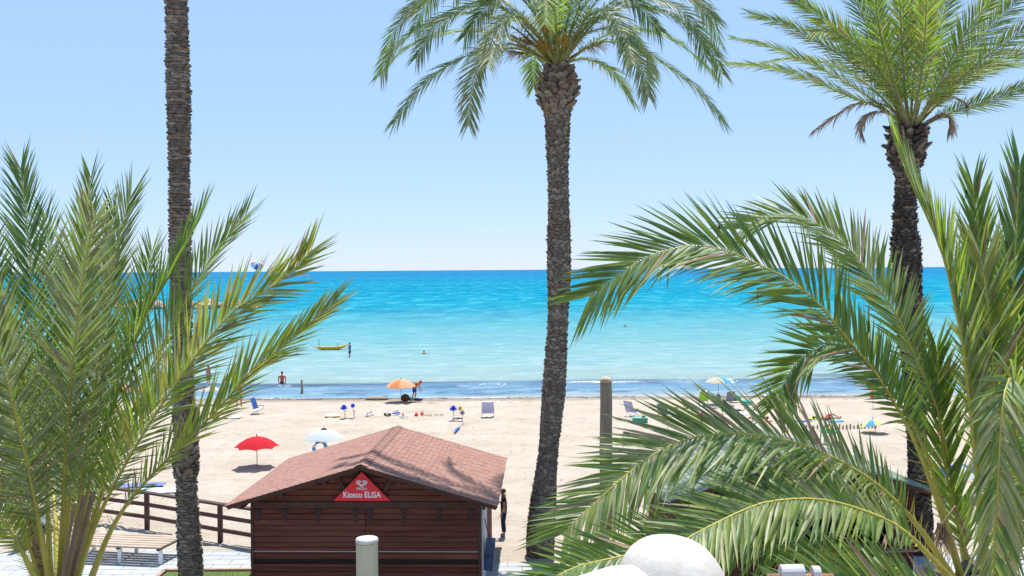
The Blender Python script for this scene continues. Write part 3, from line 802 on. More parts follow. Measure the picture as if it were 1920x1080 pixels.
BARK = [M['bark'], M['bark2'], M['bark3']]
BARK_BACKLIT = [mat('bark_backlit', (0.075, 0.060, 0.050), 0.95, 0.5, 9, 0.9, 30, spec=0.1), mat('bark_backlit_grey', (0.11, 0.09, 0.075), 0.95, 0.5, 9, 0.9, 30, spec=0.1), M['bark3']]  # bark darkened: backlit shade of the right trunk put into the colour
def PP(lst, D):
    """control points given as seen from the terrace, with their own distance from it"""
    out = []; d0 = 0.0
    for q in lst:
        if len(q) > 2: d0 = q[2]
        out.append(P(q[0], q[1], D + d0))
    # smooth depth between stated values
    idx = [i for i, q in enumerate(lst) if len(q) > 2]
    if len(idx) > 1:
        for a, b in zip(idx, idx[1:]):
            for i in range(a + 1, b):
                u = (i - a) / (b - a); out[i] = P(lst[i][0], lst[i][1], D + lst[a][2] * (1 - u) + lst[b][2] * u)
    return out
def generic_frond(c, az, el, Lf, sag, rng, k=7):
    out = Vector((math.sin(az), -math.cos(az), 0)); pts = []; p = Vector(c); e = el
    for i in range(k + 1):
        pts.append(p.copy()); p = p + (out * math.cos(e) + ZV * math.sin(e)) * (Lf / k); e -= sag / k * (0.5 + i / k)
    S = ZV.cross(out)
    t = (pts[3] - pts[0]).normalized(); Nn = Vector(-out * t.z + ZV * max(.05, t.dot(out)))
    return pts, Nn

# ---- near left palm (only the crown reaches into view)
rl = random.Random(21); DL = 8.0
LM = [M['leaf'], M['leaf_grey'], M['leaf_dark'], M['leaf_yellow'], M['leaf_lime'], M['stalk'], M['leaf_dry']]
cl = P(105, 1130, DL); pl = thing('date_palm', 'low bushy date palm with upright grey green fronds at the left edge', 'palm tree', (cl.x, cl.y, 0))
bl_ = (cl.x, cl.y, 0)
FACE = (0.05, -1, .25); SIDE = (-.35, -.75, .55)
LS = [
 ([(112,1100,0),(120,900),(130,760),(143,620),(155,520),(168,450),(179,405,-.4)], (0.0,-1,.15), dict(L=.66, n=95, mats=(1,1,1,0), a0=52, a1=24)),
 ([(140,1100,0),(172,1000),(210,917),(272,808),(350,691),(431,590),(490,550),(535,520),(585,468,-.3)], (-.2,-1,.3), dict(L=.60, n=95, mats=(3,4,1,3,0), a0=46, a1=20)),
 ([(165,1100,-.1),(210,990),(268,909),(373,804),(428,746),(470,696),(523,657),(570,615),(632,562,-.2)], (-.3,-.8,.6), dict(L=.50, n=85, mats=(1,4,0,3), a0=42, a1=18)),
 ([(130,1100,.2),(170,900),(215,760),(249,652),(280,582),(330,493),(362,430),(382,388,.6)], (-.75,-.55,.3), dict(L=.58, n=85, mats=(0,4,0,2), a0=50, a1=20, dih=(.3,.9))),
 ([(140,1100,.2),(200,900),(265,730),(334,590),(389,493),(418,455),(462,402,.5)], (-.55,-.8,.35), dict(L=.58, n=80, mats=(0,1,0), a0=52, a1=22)),
 ([(128,1100,.1),(160,850),(190,650),(208,520),(225,440),(246,365,.3)], (-.25,-1,.1), dict(L=.60, n=85, mats=(0,1,1), a0=52, a1=20)),
 ([(118,1100,.4),(140,800),(152,560),(162,430),(171,330,1.0)], (-.1,-.7,.1), dict(L=.55, n=70, mats=(2,0,0), a0=44, a1=16)),
 ([(122,1100,.5),(175,800),(205,600),(212,490),(212,385,1.1)], (-.3,-.7,.1), dict(L=.55, n=70, mats=(2,0,0), a0=44, a1=16)),
 ([(95,1100,.3),(85,850),(70,650),(56,480),(48,395),(38,312,.9)], (.2,-1,.1), dict(L=.60, n=90, mats=(2,2,0), a0=50, a1=18)),
 ([(85,1100,0),(55,900),(25,750),(-5,600),(-25,460,.2)], (.4,-.8,.2), dict(L=.60, n=80, mats=(1,0,2))),
 ([(80,1100,-.2),(40,970),(-10,850),(-70,740),(-140,680,-.2)], (.4,-.6,.6), dict(L=.55, n=75, mats=(4,3,1))),
 ([(95,1100,-.2),(62,920),(33,795),(0,667),(-25,560,-.5)], (.2,-1,.3), dict(L=.62, n=85, mats=(1,1,0))),
 ([(75,1100,-.3),(10,980),(-70,900),(-150,870,-.5)], (.3,-.6,.8), dict(L=.5, n=65, mats=(4,3,1))),
 ([(130,1100,.5),(180,850),(235,700),(262,600),(285,470,1.2)], (-.4,-.8,.2), dict(L=.60, n=70, mats=(2,0,4))),
 ([(115,1100,.6),(125,850),(110,650),(98,520),(84,400,1.4)], (.1,-1,.1), dict(L=.60, n=65, mats=(2,0,4))),
 ([(130,1100,.6),(200,900),(285,760),(340,690),(385,650,1.6)], (-.4,-.5,.7), dict(L=.55, n=80, mats=(2,0,0))),
 ([(110,1100,.7),(100,930),(80,830),(70,760),(70,720,3.0)], (.0,-.2,1), dict(L=.55, n=70, mats=(0,2))),
 ([(120,1100,.7),(160,930),(190,860),(220,820),(240,800,3.0)], (.0,-.2,1), dict(L=.55, n=70, mats=(0,2))),
]
sp_l = []
for pts, N, kw in LS: kw['n'] = int(kw['n'] * 1.25); sp_l.append(frond(PP(pts, DL), N, rl, w=.0102, t0=.24, kinkp=.02, droop=.05, r0=.042, **kw))
add_fronds(pl, bl_, sp_l, LM, 5, 300)
for (px, py, px2, py2, dd, r_) in ((118,1110,158,930,-.1,.035), (90,1110,48,950,-.15,.035), (112,1110,140,945,-.2,.022), (128,1110,175,925,.1,.04), (85,1110,60,975,.1,.03)):
    a, c = P(px, py, DL + dd), P(px2, py2, DL + dd - .1)
    MB().tube([a, a.lerp(c, .5), c], [r_ * 1.2, r_, r_ * .8], 7, flat=.6).build('cut_stub', M['stub'], pl, bl_)
trunk(pl, bl_, [(cl.x, cl.y, 0), (cl.x, cl.y, 3), (cl.x, cl.y, cl.z + .05)], (.34, .26), BARK, rl, .13, 8, .24, .2, .06)

# ---- near right palm
rr_ = random.Random(33); DR = 6.5
cr_ = P(1830, 1110, DR); pr_ = thing('date_palm', 'low date palm with long arching fronds filling the right corner', 'palm tree', (cr_.x, cr_.y, 0))
br_ = (cr_.x, cr_.y, 0)
RS = [
 ([(1805,1090,.1),(1725,850),(1642,700),(1596,646),(1537,572),(1480,525),(1411,491),(1360,469),(1308,460),(1257,467),(1205,486),(1157,517),(1105,556,-.2)], (.15,-.75,.6), dict(L=.62, n=105, mats=(2,0,0,2), a0=56, a1=30, dih=(0,.35), t0=.30)),
 ([(1815,1090,.4),(1765,800),(1712,661),(1681,591),(1642,533),(1603,478),(1557,436),(1498,404),(1440,406),(1388,430,1.0)], (.25,-.7,.6), dict(L=.52, n=90, mats=(1,0,0), a0=54, a1=32, dih=(0,.4), t0=.34)),
 ([(1805,1090,.2),(1740,860),(1690,760),(1640,690),(1590,650),(1545,648),(1500,675),(1473,711),(1452,765,.2)], (.2,-.75,.6), dict(L=.42, n=62, mats=(2,0), a0=58, a1=34, t0=.42)),
 ([(1795,1095,-.2),(1720,985),(1640,905),(1540,848),(1440,818),(1355,813),(1295,822),(1236,846),(1177,887),(1132,929),(1088,967),(1058,1003,-.9)], (.05,-.7,.75), dict(L=.55, n=120, mats=(0,2,0,1,1), a0=60, a1=32, dih=(0,.4), kinkp=.08)),
 ([(1795,1100,-.4),(1700,1000),(1620,958),(1530,936),(1440,941),(1384,961),(1340,982),(1295,1005),(1250,1035,-1.3)], (.05,-.6,.8), dict(L=.52, n=100, mats=(0,1,2), a0=62, a1=34, dih=(-.1,.35), kinkp=.10, w=.016)),
 ([(1785,1110,-.6),(1600,1045),(1400,1022),(1250,1028),(1147,1047),(1082,1062),(1044,1080),(1000,1105,-1.6)], (.05,-.6,.8), dict(L=.42, n=90, mats=(0,2,2), a0=58, a1=28, kinkp=.06)),
 ([(1850,1090,-.4),(1828,850),(1806,650),(1790,572),(1774,498),(1751,435),(1720,369),(1692,303),(1678,268,-.2)], (.85,-.45,.2), dict(L=.56, n=85, mats=(1,4,0,1), a0=42, a1=22, dih=(.35,1.0), r0=.05)),
 ([(1870,1090,0),(1890,800),(1896,620),(1902,490),(1907,390),(1912,310,.2)], (-.1,-1,.1), dict(L=.56, n=85, mats=(2,0,2), a0=42, a1=16)),
 ([(1880,1090,.5),(1868,800),(1852,620),(1838,470),(1824,345,.9)], (-.1,-1,.1), dict(L=.56, n=80, mats=(0,2,4), a0=40, a1=16)),
 ([(1872,1090,.4),(1862,850),(1842,650),(1830,540),(1815,440,.8)], (.3,-.9,.1), dict(L=.50, n=75, mats=(4,0,0,3), a0=44, a1=18)),
 ([(1872,1090,-.3),(1868,850),(1860,700),(1850,560),(1838,480,-.2)], (-.2,-1,.2), dict(L=.55, n=80, mats=(4,0,3,1), a0=42, a1=18)),
 ([(1870,1100,-.4),(1900,860,-.8),(1908,745,-1.0),(1895,708,-1.2),(1880,760,-1.4),(1872,880,-1.5),(1866,1010,-1.55),(1862,1120,-1.55)], (-.1,-.9,.4), dict(L=.40, n=70, mats=(1,1,0,2), a0=50, a1=26, w=.013, droop=.35, kinkp=.1)),
 ([(1850,1140,-.7),(1760,1116),(1660,1108),(1560,1120),(1460,1150,-1.6)], (0,-.5,.85), dict(L=.48, n=55, mats=(0,0,2), a0=66, a1=46, w=.018, kinkp=.05, spine=False)),
 ([(1835,1120,.3),(1790,960),(1770,860),(1760,760),(1756,650,.6)], (0,-1,.2), dict(L=.48, n=55, mats=(4,0), a0=40, a1=20)),
 ([(1880,1120,.3),(1960,900),(2050,760),(2140,720,.4)], (-.3,-.7,.6), dict(L=.52, n=75, mats=(0,2))),
 ([(1880,1120,-.2),(1930,880),(1975,700),(2030,560,-.2)], (-.3,-.9,.3), dict(L=.52, n=75, mats=(0,1))),
 ([(1860,1120,.8),(1870,900),(1880,760),(1900,690),(1920,680,3.2)], (0,-.2,1), dict(L=.5, n=65, mats=(0,2))),
]
sp_r = []
for pts, N, kw in RS:
    kk = dict(w=.0135, t0=.20, kinkp=.03, droop=.06, r0=.036); kk.update(kw); kk['n'] = int(kk['n'] * 1.15); sp_r.append(frond(PP(pts, DR), N, rr_, **kk))
add_fronds(pr_, br_, sp_r, LM, 5, 300)
trunk(pr_, br_, [(cr_.x, cr_.y, 0), (cr_.x, cr_.y, 3.5), (cr_.x, cr_.y, cr_.z + .05)], (.34, .26), BARK, rr_, .13, 8, .24, .2, .06)
# dry flower stalk hanging from it
fs = MB(); a = P(1775, 960, DR - .1)
fs.tube([P(1815, 1010, DR - .1), P(1790, 950, DR - .1), P(1765, 985, DR - .1)], [.016, .012, .008], 6)
for i in range(60):
    p0 = P(1765 + rr_.uniform(-8, 6), 985 + rr_.uniform(-6, 10), DR - .1); p1 = p0 + Vector((rr_.uniform(-.10, .10), rr_.uniform(-.1, .1), -rr_.uniform(.08, .24)))
    fs.tube([p0, p0.lerp(p1, .5) + Vector((rr_.uniform(-.02, .02), 0, 0)), p1], [.003, .0025, .0015], 3)
fs.build('flower_stalk', M['stub'], pr_, br_)

# ---- tall palms on the promenade
FM = [M['leaf_far'], M['leaf_dark'], M['leaf'], M['leaf_grey'], M['leaf_lime'], M['leaf_yellow'], M['leaf_dry'], M['stalk_far']]
def tall_palm(label, D, tpx, r0, r1, seed, cstart, prot, scar):
    rng = random.Random(seed); pts = [P(x, y, D) for x, y in tpx]; b0 = pts[0].copy()
    b0.z = 0.0; pts[0] = b0
    root = thing('tall_palm', label, 'palm tree', b0); base = tuple(b0)
    return root, base, pts, rng

# middle
DC = 30.0
root, base, pts, rng = tall_palm('tall palm with full drooping crown standing in the middle beside the kiosk', DC, [(1012,1048),(1017,960),(1036,760),(1046,600),(1048,450),(1046,300),(1045,190),(1047,128)], .5, .4, 41, 0, 0, 0)
rc = lambda t: .325 + .10 * (1 - smooth(0, .25, t)) + .03 * math.sin(t * 23) + (.21 * math.exp(-((t - .955) / .045) ** 2)) - .14 * smooth(.975, 1, t)
trunk(root, base, pts, rc, BARK, rng, .075, 12, .19, .10, .050, (.90, .925, 2.2, 1.0))
CS = [
 ([(1047,128,0),(960,50),(880,25),(790,50),(735,95),(712,142,.3)], 2),
 ([(1047,128,0),(970,85),(900,95),(830,130),(780,175),(738,232,-.8)], 2),
 ([(1047,128,-.2),(985,95),(930,95),(895,130),(882,180),(878,236,-2.2)], 3),
 ([(1047,128,0),(960,30),(880,-10),(800,0),(745,50),(722,100,1.0)], 1),
 ([(1047,128,0),(990,0),(920,-60),(840,-40),(790,20),(775,60,-1.2)], 1),
 ([(1047,128,.2),(950,70),(850,60),(770,85),(720,130,2.0)], 2),
 ([(1047,128,0),(1120,80),(1190,90),(1260,130),(1315,175),(1360,234,.2)], 2),
 ([(1047,128,-.2),(1090,70),(1140,55),(1180,85),(1205,130),(1216,182,-2.4)], 3),
 ([(1047,128,0),(1130,30),(1220,15),(1290,50),(1335,95),(1355,140,-.5)], 2),
 ([(1047,128,0),(1120,0),(1200,-45),(1280,-30),(1330,30),(1350,85,.8)], 1),
 ([(1047,128,.2),(1150,60),(1240,65),(1310,110),(1345,150,2.0)], 2),
 ([(1047,128,.4),(1085,110),(1120,118),(1155,145),(1187,192,2.8)], 0),
 ([(1047,128,.4),(1015,95),(1003,110),(1000,165,3.2)], 0),
 ([(1047,128,-.2),(1040,20),(1030,-40),(1023,-20),(1022,45,-4.4)], 4),
 ([(1047,128,0),(1050,0),(1060,-120),(1090,-200,.4)], 4),
 ([(1047,128,0),(1020,-10),(980,-120),(920,-190,.3)], 4),
 ([(1047,128,0),(1075,-10),(1120,-110),(1190,-170,.3)], 4),
 ([(1047,128,.3),(1030,-20),(1010,-120),(985,-180,2.6)], 1),
 ([(1047,128,.3),(1080,-10),(1140,-60),(1210,-60,2.6)], 1),
 ([(1047,128,-.3),(1090,0),(1130,-80),(1170,-90),(1220,-30,-2.8)], 2),
 ([(1047,128,-.3),(1000,0),(950,-70),(900,-70),(850,-10,-2.8)], 2),
 ([(1047,128,-.2),(1000,55),(960,30),(925,70),(915,120,-3.6)], 3),
 ([(1047,128,-.2),(1095,40),(1135,20),(1170,60),(1185,120,-3.8)], 0),
 ([(1047,128,.3),(1000,50),(950,40),(910,80),(900,130,3.4)], 0),
 ([(1047,128,.3),(1100,45),(1150,40),(1200,80),(1225,140,3.2)], 0),
 ([(1047,128,-.2),(1010,40),(965,-10),(915,10),(870,70,-1.6)], 2),
 ([(1047,128,-.2),(1085,30),(1130,-20),(1185,-5),(1240,60,-1.6)], 2),
 ([(1047,128,.2),(985,40),(900,-25),(820,-20),(755,25,-.4)], 3),
 ([(1047,128,.2),(1110,35),(1200,-20),(1290,-5),(1345,40,-.4)], 3),
 ([(1047,128,0),(1000,60),(930,10),(860,20),(810,60),(780,110,-1.8)], 0),
 ([(1047,128,0),(1100,50),(1180,0),(1250,5),(1300,45),(1325,110,-1.9)], 0),
]
sp_c = []
for pts_, mk in CS:
    q = PP(pts_, DC); v = q[-1] - q[0]; o_ = Vector((v.x, v.y, 0)); t_ = (q[2] - q[0]).normalized()
    o_ = o_.normalized() if o_.length > .2 else Vector((0, -1, 0))
    N = (ZV * max(.35, t_.dot(o_)) - o_ * t_.z * .8 + Vector((0, -.35, 0)))
    mm = {0: (0,0,1), 1: (1,0,2), 2: (0,0,2,1), 3: (3,3,0), 4: (4,2,2)}[mk]
    sp_c.append(frond(q, N, rng, L=.88, n=95, w=.021, a0=60, a1=26, dih=(.0,.6), droop=.26, t0=.14, mats=mm, r0=.075))
add_fronds(root, base, sp_c, FM, 5, 0, M['stalk_far'])
ctop = P(1047, 128, DC)
for i in range(9):
    az = rng.uniform(0, 6.28); q, N = generic_frond(ctop + Vector((0, 0, .1)), az, R(rng.uniform(28, 62)), rng.uniform(1.2, 1.9), R(rng.uniform(20, 60)), rng, 5)
    b = MB().tube(q[:4], [.022, .018, .014, .010], 5)
    for k in range(70):
        a = q[3].lerp(q[5], rng.random()); d = (q[5] - q[3]).normalized() * rng.uniform(.1, .5) + Vector((rng.uniform(-.3,.3), rng.uniform(-.3,.3), rng.uniform(-.35,.15)))
        b.tube([a, a + d * .6, a + d * .8 - ZV * .08], [.009, .007, .004], 3)
    b.build('flower_cluster', M['fruit'], root, base)
# right
DT = 30.0
root, base, pts, rng = tall_palm('tall palm with upswept lime green crown and brown dead fronds at upper right', DT, [(1724,1050),(1722,900),(1714,700),(1704,560),(1697,430),(1699,330),(1702,235)], .5, .4, 43, 0, 0, 0)
rc2 = lambda t: .30 + .10 * (1 - smooth(0, .2, t)) + .03 * math.sin(t * 19) + .10 * smooth(.45, .5, t) * (1 - smooth(.72, .76, t)) + .22 * math.exp(-((t - .95) / .05) ** 2) - .14 * smooth(.975, 1, t)
trunk(root, base, pts, rc2, BARK_BACKLIT, rng, .075, 12, .19, .10, .065, (.88, .92, 2.2, 1.0))
CT = [
 ([(1705,240,-.2),(1696,150),(1690,60),(1684,-60),(1680,-130,-.8)], 4, (0,-1,.1)),
 ([(1702,240,0),(1680,190),(1643,143),(1577,63),(1520,20),(1470,-15,-.3)], 4, (.1,-1,.25)),
 ([(1700,240,0),(1655,205),(1590,180),(1520,150),(1443,127),(1366,119,.0)], 4, (.15,-.6,.9)),
 ([(1700,240,.2),(1640,190),(1560,140),(1460,93),(1380,72,.8)], 2, (.15,-.6,.9)),
 ([(1702,240,.1),(1650,160),(1570,100),(1480,50),(1405,25,.3)], 2, (.15,-.8,.6)),
 ([(1703,240,.3),(1670,150),(1630,60),(1590,-30),(1560,-90,.6)], 1, (.1,-1,.2)),
 ([(1712,240,0),(1735,150),(1760,60),(1790,-40),(1810,-100,-.2)], 2, (-.1,-1,.2)),
 ([(1715,240,.1),(1743,200),(1827,123),(1920,57),(2000,10,.0)], 4, (-.1,-.9,.5)),
 ([(1715,245,.1),(1777,213),(1860,187),(1925,166),(1990,172,.3)], 2, (-.1,-.7,.8)),
 ([(1714,240,.3),(1770,150),(1850,60),(1930,-20),(1980,-60,.7)], 1, (-.2,-.9,.4)),
 ([(1714,240,.3),(1790,165),(1870,115),(1960,90),(2020,95,1.0)], 1, (-.1,-.7,.7)),
 ([(1714,240,-.3),(1750,180),(1800,80),(1850,10),(1900,-40,-1.2)], 4, (-.1,-1,.3)),
 ([(1706,240,.4),(1715,130),(1730,20),(1745,-80,1.5)], 1, (0,-1,.1)),
 ([(1702,240,.4),(1660,130),(1640,20),(1635,-80,1.6)], 1, (0,-1,.1)),
 ([(1704,240,-.3),(1675,150),(1650,60),(1640,-20),(1640,-80,-1.8)], 2, (0,-1,.2)),
 ([(1708,240,-.3),(1728,140),(1735,50),(1738,-30),(1745,-90,-1.8)], 4, (0,-1,.2)),
 ([(1702,240,.2),(1640,170),(1570,125),(1500,110),(1440,115,2.4)], 1, (.1,-.5,.9)),
 ([(1712,240,.2),(1780,170),(1850,130),(1920,120),(1990,140,2.6)], 1, (-.1,-.5,.9)),
 ([(1706,240,-.2),(1690,120),(1700,20),(1710,-60),(1715,-110,.2)], 4, (0,-1,.1)),
 ([(1703,240,-.2),(1660,150),(1610,90),(1560,60),(1520,60,-2.2)], 4, (.1,-.9,.4)),
]
sp_t = []
for pts_, mk, N in CT:
    mm = {1: (2,1,2,0), 2: (2,4,2,0), 4: (4,4,2,5)}[mk]
    sp_t.append(frond(PP(pts_, DT), N, rng, L=.95, n=115, w=.020, a0=54, a1=22, dih=(.0,.5), droop=.12, t0=.15, mats=mm, r0=.09))
for pts_ in ([(1700,232,0),(1655,196),(1610,195),(1570,215),(1524,246,-.3)], [(1712,235,0),(1745,192),(1775,180),(1806,190),(1812,204,.2)], [(1712,240,0),(1750,222),(1772,215),(1782,228),(1782,246,-.4)],
             [(1700,240,-.1),(1660,212),(1630,215),(1615,235),(1616,254,-.5)]):
    sp_t.append(frond(PP(pts_, DT), (0, -.4, .9), rng, L=.42, n=45, w=.024, a0=45, a1=15, droop=.5, t0=.25, mats=(6,), spine=False, r0=.055))
add_fronds(root, base, sp_t, FM, 5, 0, M['stalk_far'])
# left
DLt = 26.4
root, base, pts, rng = tall_palm('tall bare palm trunk rising out of the top edge on the left', DLt, [(360,1125),(353,980),(345,760),(340,560),(337,400),(335,200),(331,0),(328,-330)], .5, .4, 47, 0, 0, 0)
rc3 = lambda t: .25 + .05 * (1 - smooth(0, .2, t)) + .02 * math.sin(t * 31) + .02 * smooth(.55, .6, t) + .2 * math.exp(-((t - .96) / .03) ** 2)
trunk(root, base, pts, rc3, BARK, rng, .078, 7, .36, .078, .045, (.93, .95, 1.5, .8))
# the shaggy patch of old leaf bases low on this trunk
sh = MB()
for i in range(110):
    t = rng.uniform(.095, .145); an = rng.uniform(0, 6.28); c = P(349, 850 + rng.uniform(-70, 50), DLt); out = Vector((math.cos(an), math.sin(an), 0)); tn = ZV.cross(out)
    p = c + out * .29; hh = rng.uniform(.14, .3); ww = rng.uniform(.08, .15)
    sh.add([p - tn*ww, p + tn*ww, p + tn*ww*.6 + ZV*hh + out*.09, p - tn*ww*.6 + ZV*hh*.9 + out*.07, p + ZV*hh*.5 - out*.05], [(0,1,2,3),(2,4,3),(1,4,2),(0,3,4)], rng.choice((0, 1, 2)))
sh.build('old_leaf_bases', BARK, root, base, kind='stuff')
ct = pts[-1]; sp_g = []
for i in range(22):
    az = i * 2.4 + rng.uniform(-.2, .2); q, N = generic_frond(ct, az, R(rng.uniform(20, 80)), rng.uniform(3.6, 4.4), R(rng.uniform(50, 80)), rng)
    sp_g.append(frond(q, N, rng, L=.8, n=45, w=.028, mats=(0, 1, 2), droop=.15, r0=.07))
add_fronds(root, base, sp_g, FM, 5, 0, M['stalk_far'])
# ------------------------------------------------------------------ people
SKIN = mat('skin', (0.45, 0.23, 0.15), 0.55, 0.1, 8, spec=0.3)
SKIN_RED = mat('sunburnt_skin', (0.60, 0.13, 0.06), 0.55, 0.1, 8, spec=0.3)
HAIR = mat('dark_hair', (0.035, 0.022, 0.016), 0.6, 0.3, 20)
def skin_mesh(name, verts, edges, radii, material, parent, root=0, sub=1):
    me = bpy.data.meshes.new(name); me.from_pydata([tuple(v) for v in verts], edges, []); me.materials.append(material)
    ob = put(name, me, parent)
    md = ob.modifiers.new('skin', 'SKIN'); md.use_smooth_shade = True
    me_sv = me.skin_vertices[0].data if me.skin_vertices else None
    if me_sv is None:
        bm = bmesh.new(); bm.from_mesh(me); bm.verts.layers.skin.verify(); bm.to_mesh(me); bm.free(); me_sv = me.skin_vertices[0].data
    for i, r in enumerate(radii):
        r = r if isinstance(r, tuple) else (r, r); me_sv[i].radius = r; me_sv[i].use_root = (i == root)
    s = ob.modifiers.new('subdivision', 'SUBSURF'); s.levels = sub; s.render_levels = sub
    return ob
def person(label, loc, rz, top=None, bottom=None, shoes=None, hat=None, hair=HAIR, skin=SKIN, pose=None, H=1.70, rot=None, long=False, sleeves=True, group=None):
    """facing -Y before rotation; joints in metres for a 1.70 m figure"""
    root = thing('person', label, 'person', loc, rot or (0, 0, rz), group); root.scale = (H / 1.7,) * 3
    J = dict(pel=(0,0,.93), wai=(0,0,1.08), che=(0,0,1.27), nek=(0,0,1.44), hb=(0,-.02,1.53), hm=(0,-.02,1.60), ht=(0,0,1.655), nose=(0,-.115,1.575),
             shl=(.17,0,1.39), shr=(-.17,0,1.39), ell=(.23,.02,1.13), elr=(-.23,.02,1.13), wrl=(.24,-.06,.90), wrr=(-.24,-.06,.90),
             hil=(.09,0,.90), hir=(-.09,0,.90), knl=(.10,-.03,.49), knr=(-.10,-.03,.49), anl=(.10,.02,.09), anr=(-.10,.02,.09))
    if pose: J.update(pose)
    J = {k: Vector(v) for k, v in J.items()}
    for s in 'lr':
        J['to' + s] = J.get('to' + s, J['an' + s] + Vector((0, -.14, -.05)))
        d = (J['wr' + s] - J['el' + s]).normalized(); J['pa' + s] = J['wr' + s] + d * .07
        sd = d.orthogonal().normalized() if abs(d.z) < .3 else Vector((0, 1, 0)) - d * d.y
        sd.normalize(); nn = d.cross(sd)
        for i, (o_, ln) in enumerate(((-.033, .055), (-.011, .07), (.011, .075), (.033, .065))):
            J['f%d%s' % (i, s)] = J['pa' + s] + sd * o_ + d * .03; J['g%d%s' % (i, s)] = J['pa' + s] + sd * o_ * 1.2 + d * (.03 + ln) + nn * .02
        J['t0' + s] = J['wr' + s] + d * .035 - sd * .045; J['t1' + s] = J['t0' + s] + d * .045 - sd * .015
    rad = dict(pel=(.145,.11), wai=(.125,.095), che=(.155,.11), nek=.055, hb=(.062,.075), hm=(.078,.095), ht=(.055,.065), nose=.018,
               shl=.062, shr=.062, ell=.043, elr=.043, wrl=.03, wrr=.03, pal=(.038,.018), par=(.038,.018), hil=.088, hir=.088, knl=.056, knr=.056, anl=.038, anr=.038, tol=(.042,.028), tor=(.042,.028))
    E = [('pel','wai'),('wai','che'),('che','nek'),('nek','hb'),('hb','hm'),('hm','ht'),('hm','nose')]
    for s in 'lr':
        E += [('che','sh'+s),('sh'+s,'el'+s),('el'+s,'wr'+s),('wr'+s,'pa'+s),('pel','hi'+s),('hi'+s,'kn'+s),('kn'+s,'an'+s),('an'+s,'to'+s)]
        for i in range(4): E += [('pa'+s,'f%d%s'%(i,s)),('f%d%s'%(i,s),'g%d%s'%(i,s))]
        E += [('wr'+s,'t0'+s),('t0'+s,'t1'+s)]
    def part(name, keys, edges, inflate, material, over=None):
        ks = list(keys); ix = {k: i for i, k in enumerate(ks)}
        rr = []
        for k in ks:
            r = (over or {}).get(k, rad.get(k, .009)); r = r if isinstance(r, tuple) else (r, r); rr.append((r[0] + inflate, r[1] + inflate))
        return skin_mesh(name, [J[k] for k in ks], [(ix[a], ix[b]) for a, b in edges], rr, material, root)
    keys = ['pel'] + [k for k in J if k != 'pel']
    used = {k for e in E for k in e}; keys = [k for k in keys if k in used]
    part('body', keys, E, 0, skin)
    if top:
        for s in 'lr': J['us' + s] = J['sh' + s].lerp(J['el' + s], .6)
        k = ['wai', 'pel2', 'che', 'neck2', 'shl', 'shr', 'usl', 'usr']; J['pel2'] = J['pel'].lerp(J['wai'], .02); J['neck2'] = J['che'].lerp(J['nek'], .72)
        e = [('pel2','wai'),('wai','che'),('che','neck2'),('che','shl'),('che','shr')]
        if sleeves: e += [('shl','usl'),('shr','usr')]
        else: k = k[:6]
        part('shirt', k, e, .03, top, dict(pel2=(.15,.12), neck2=(.07, .06), usl=.055, usr=.055))
    if bottom:
        for s in 'lr': J['le' + s] = J['hi' + s].lerp(J['kn' + s], .8) if not long else J['kn' + s].lerp(J['an' + s], .85)
        k = ['pel', 'wa2', 'hil', 'hir', 'knl', 'knr', 'lel', 'ler'] if long else ['pel', 'wa2', 'hil', 'hir', 'lel', 'ler']
        J['wa2'] = J['pel'].lerp(J['wai'], .6)
        e = [('pel','wa2'),('pel','hil'),('pel','hir')]
        for s in 'lr': e += [('hi'+s,'kn'+s),('kn'+s,'le'+s)] if long else [('hi'+s,'le'+s)]
        part('trousers' if long else 'shorts', k, e, .028, bottom, dict(wa2=(.13,.105), lel=.06 if long else .085, ler=.06 if long else .085))
    if shoes:
        for s in 'lr':
            J['hq' + s] = J['an' + s] + Vector((0, .03, -.045)); J['tq' + s] = J['to' + s] + Vector((0, -.02, 0))
            part('shoe', ['hq'+s, 'an2'+s, 'tq'+s] if False else ['hq'+s, 'tq'+s], [('hq'+s, 'tq'+s)], .0, shoes, {'hq'+s: (.05,.045), 'tq'+s: (.052,.035)})
    hd = J['hm']; upd = (J['ht'] - J['hb']).normalized(); fw = (J['nose'] - J['hm']); fw = (fw - upd * fw.dot(upd)).normalized(); sd = upd.cross(fw)
    Mh = Matrix((sd, fw, upd)).transposed().to_4x4(); Mh.translation = hd
    if hair:
        b = MB().blob((0, 0, 0), (.088, .105, .085), n=12, rows=8); b.v = [(x, y - .022, max(z, -.02 - .05 * (y < -.02)) + .035) for x, y, z in b.v]
        b.v = [tuple(Mh @ Vector(v)) for v in b.v]; b.build('hair', hair, root, smooth=True)
    if hat:
        b = MB().blob((0, -.012, .055), (.094, .108, .062), n=12, rows=8)
        V = []; n = 10
        for k in range(n + 1):
            a = math.pi * k / n; V.append((math.cos(a) * .085, .04 + math.sin(a) * .05, .05)); 
        for k in range(n + 1):
            a = math.pi * k / n; V.append((math.cos(a) * .09, .05 + math.sin(a) * .14, .032))
        b.add(V, [(k, k+1, n+2+k, n+1+k) for k in range(n)]); b.v = [tuple(Mh @ Vector(v)) for v in b.v]; b.build('cap', hat, root, smooth=True)
    return root
BLACK = fabric((0.025, 0.022, 0.024)); NAVY = fabric((0.02, 0.03, 0.09)); BLUE = fabric((0.02, 0.10, 0.42)); ROYAL = fabric((0.03, 0.06, 0.48)); WHITE = fabric((0.78, 0.78, 0.77))
ORANGE = fabric((0.70, 0.10, 0.02)); RED = fabric((0.62, 0.02, 0.03)); PURPLE = fabric((0.13, 0.10, 0.50)); PINK = fabric((0.70, 0.18, 0.26)); TEAL = fabric((0.02, 0.38, 0.33)); YELLOW = fabric((0.75, 0.50, 0.03))
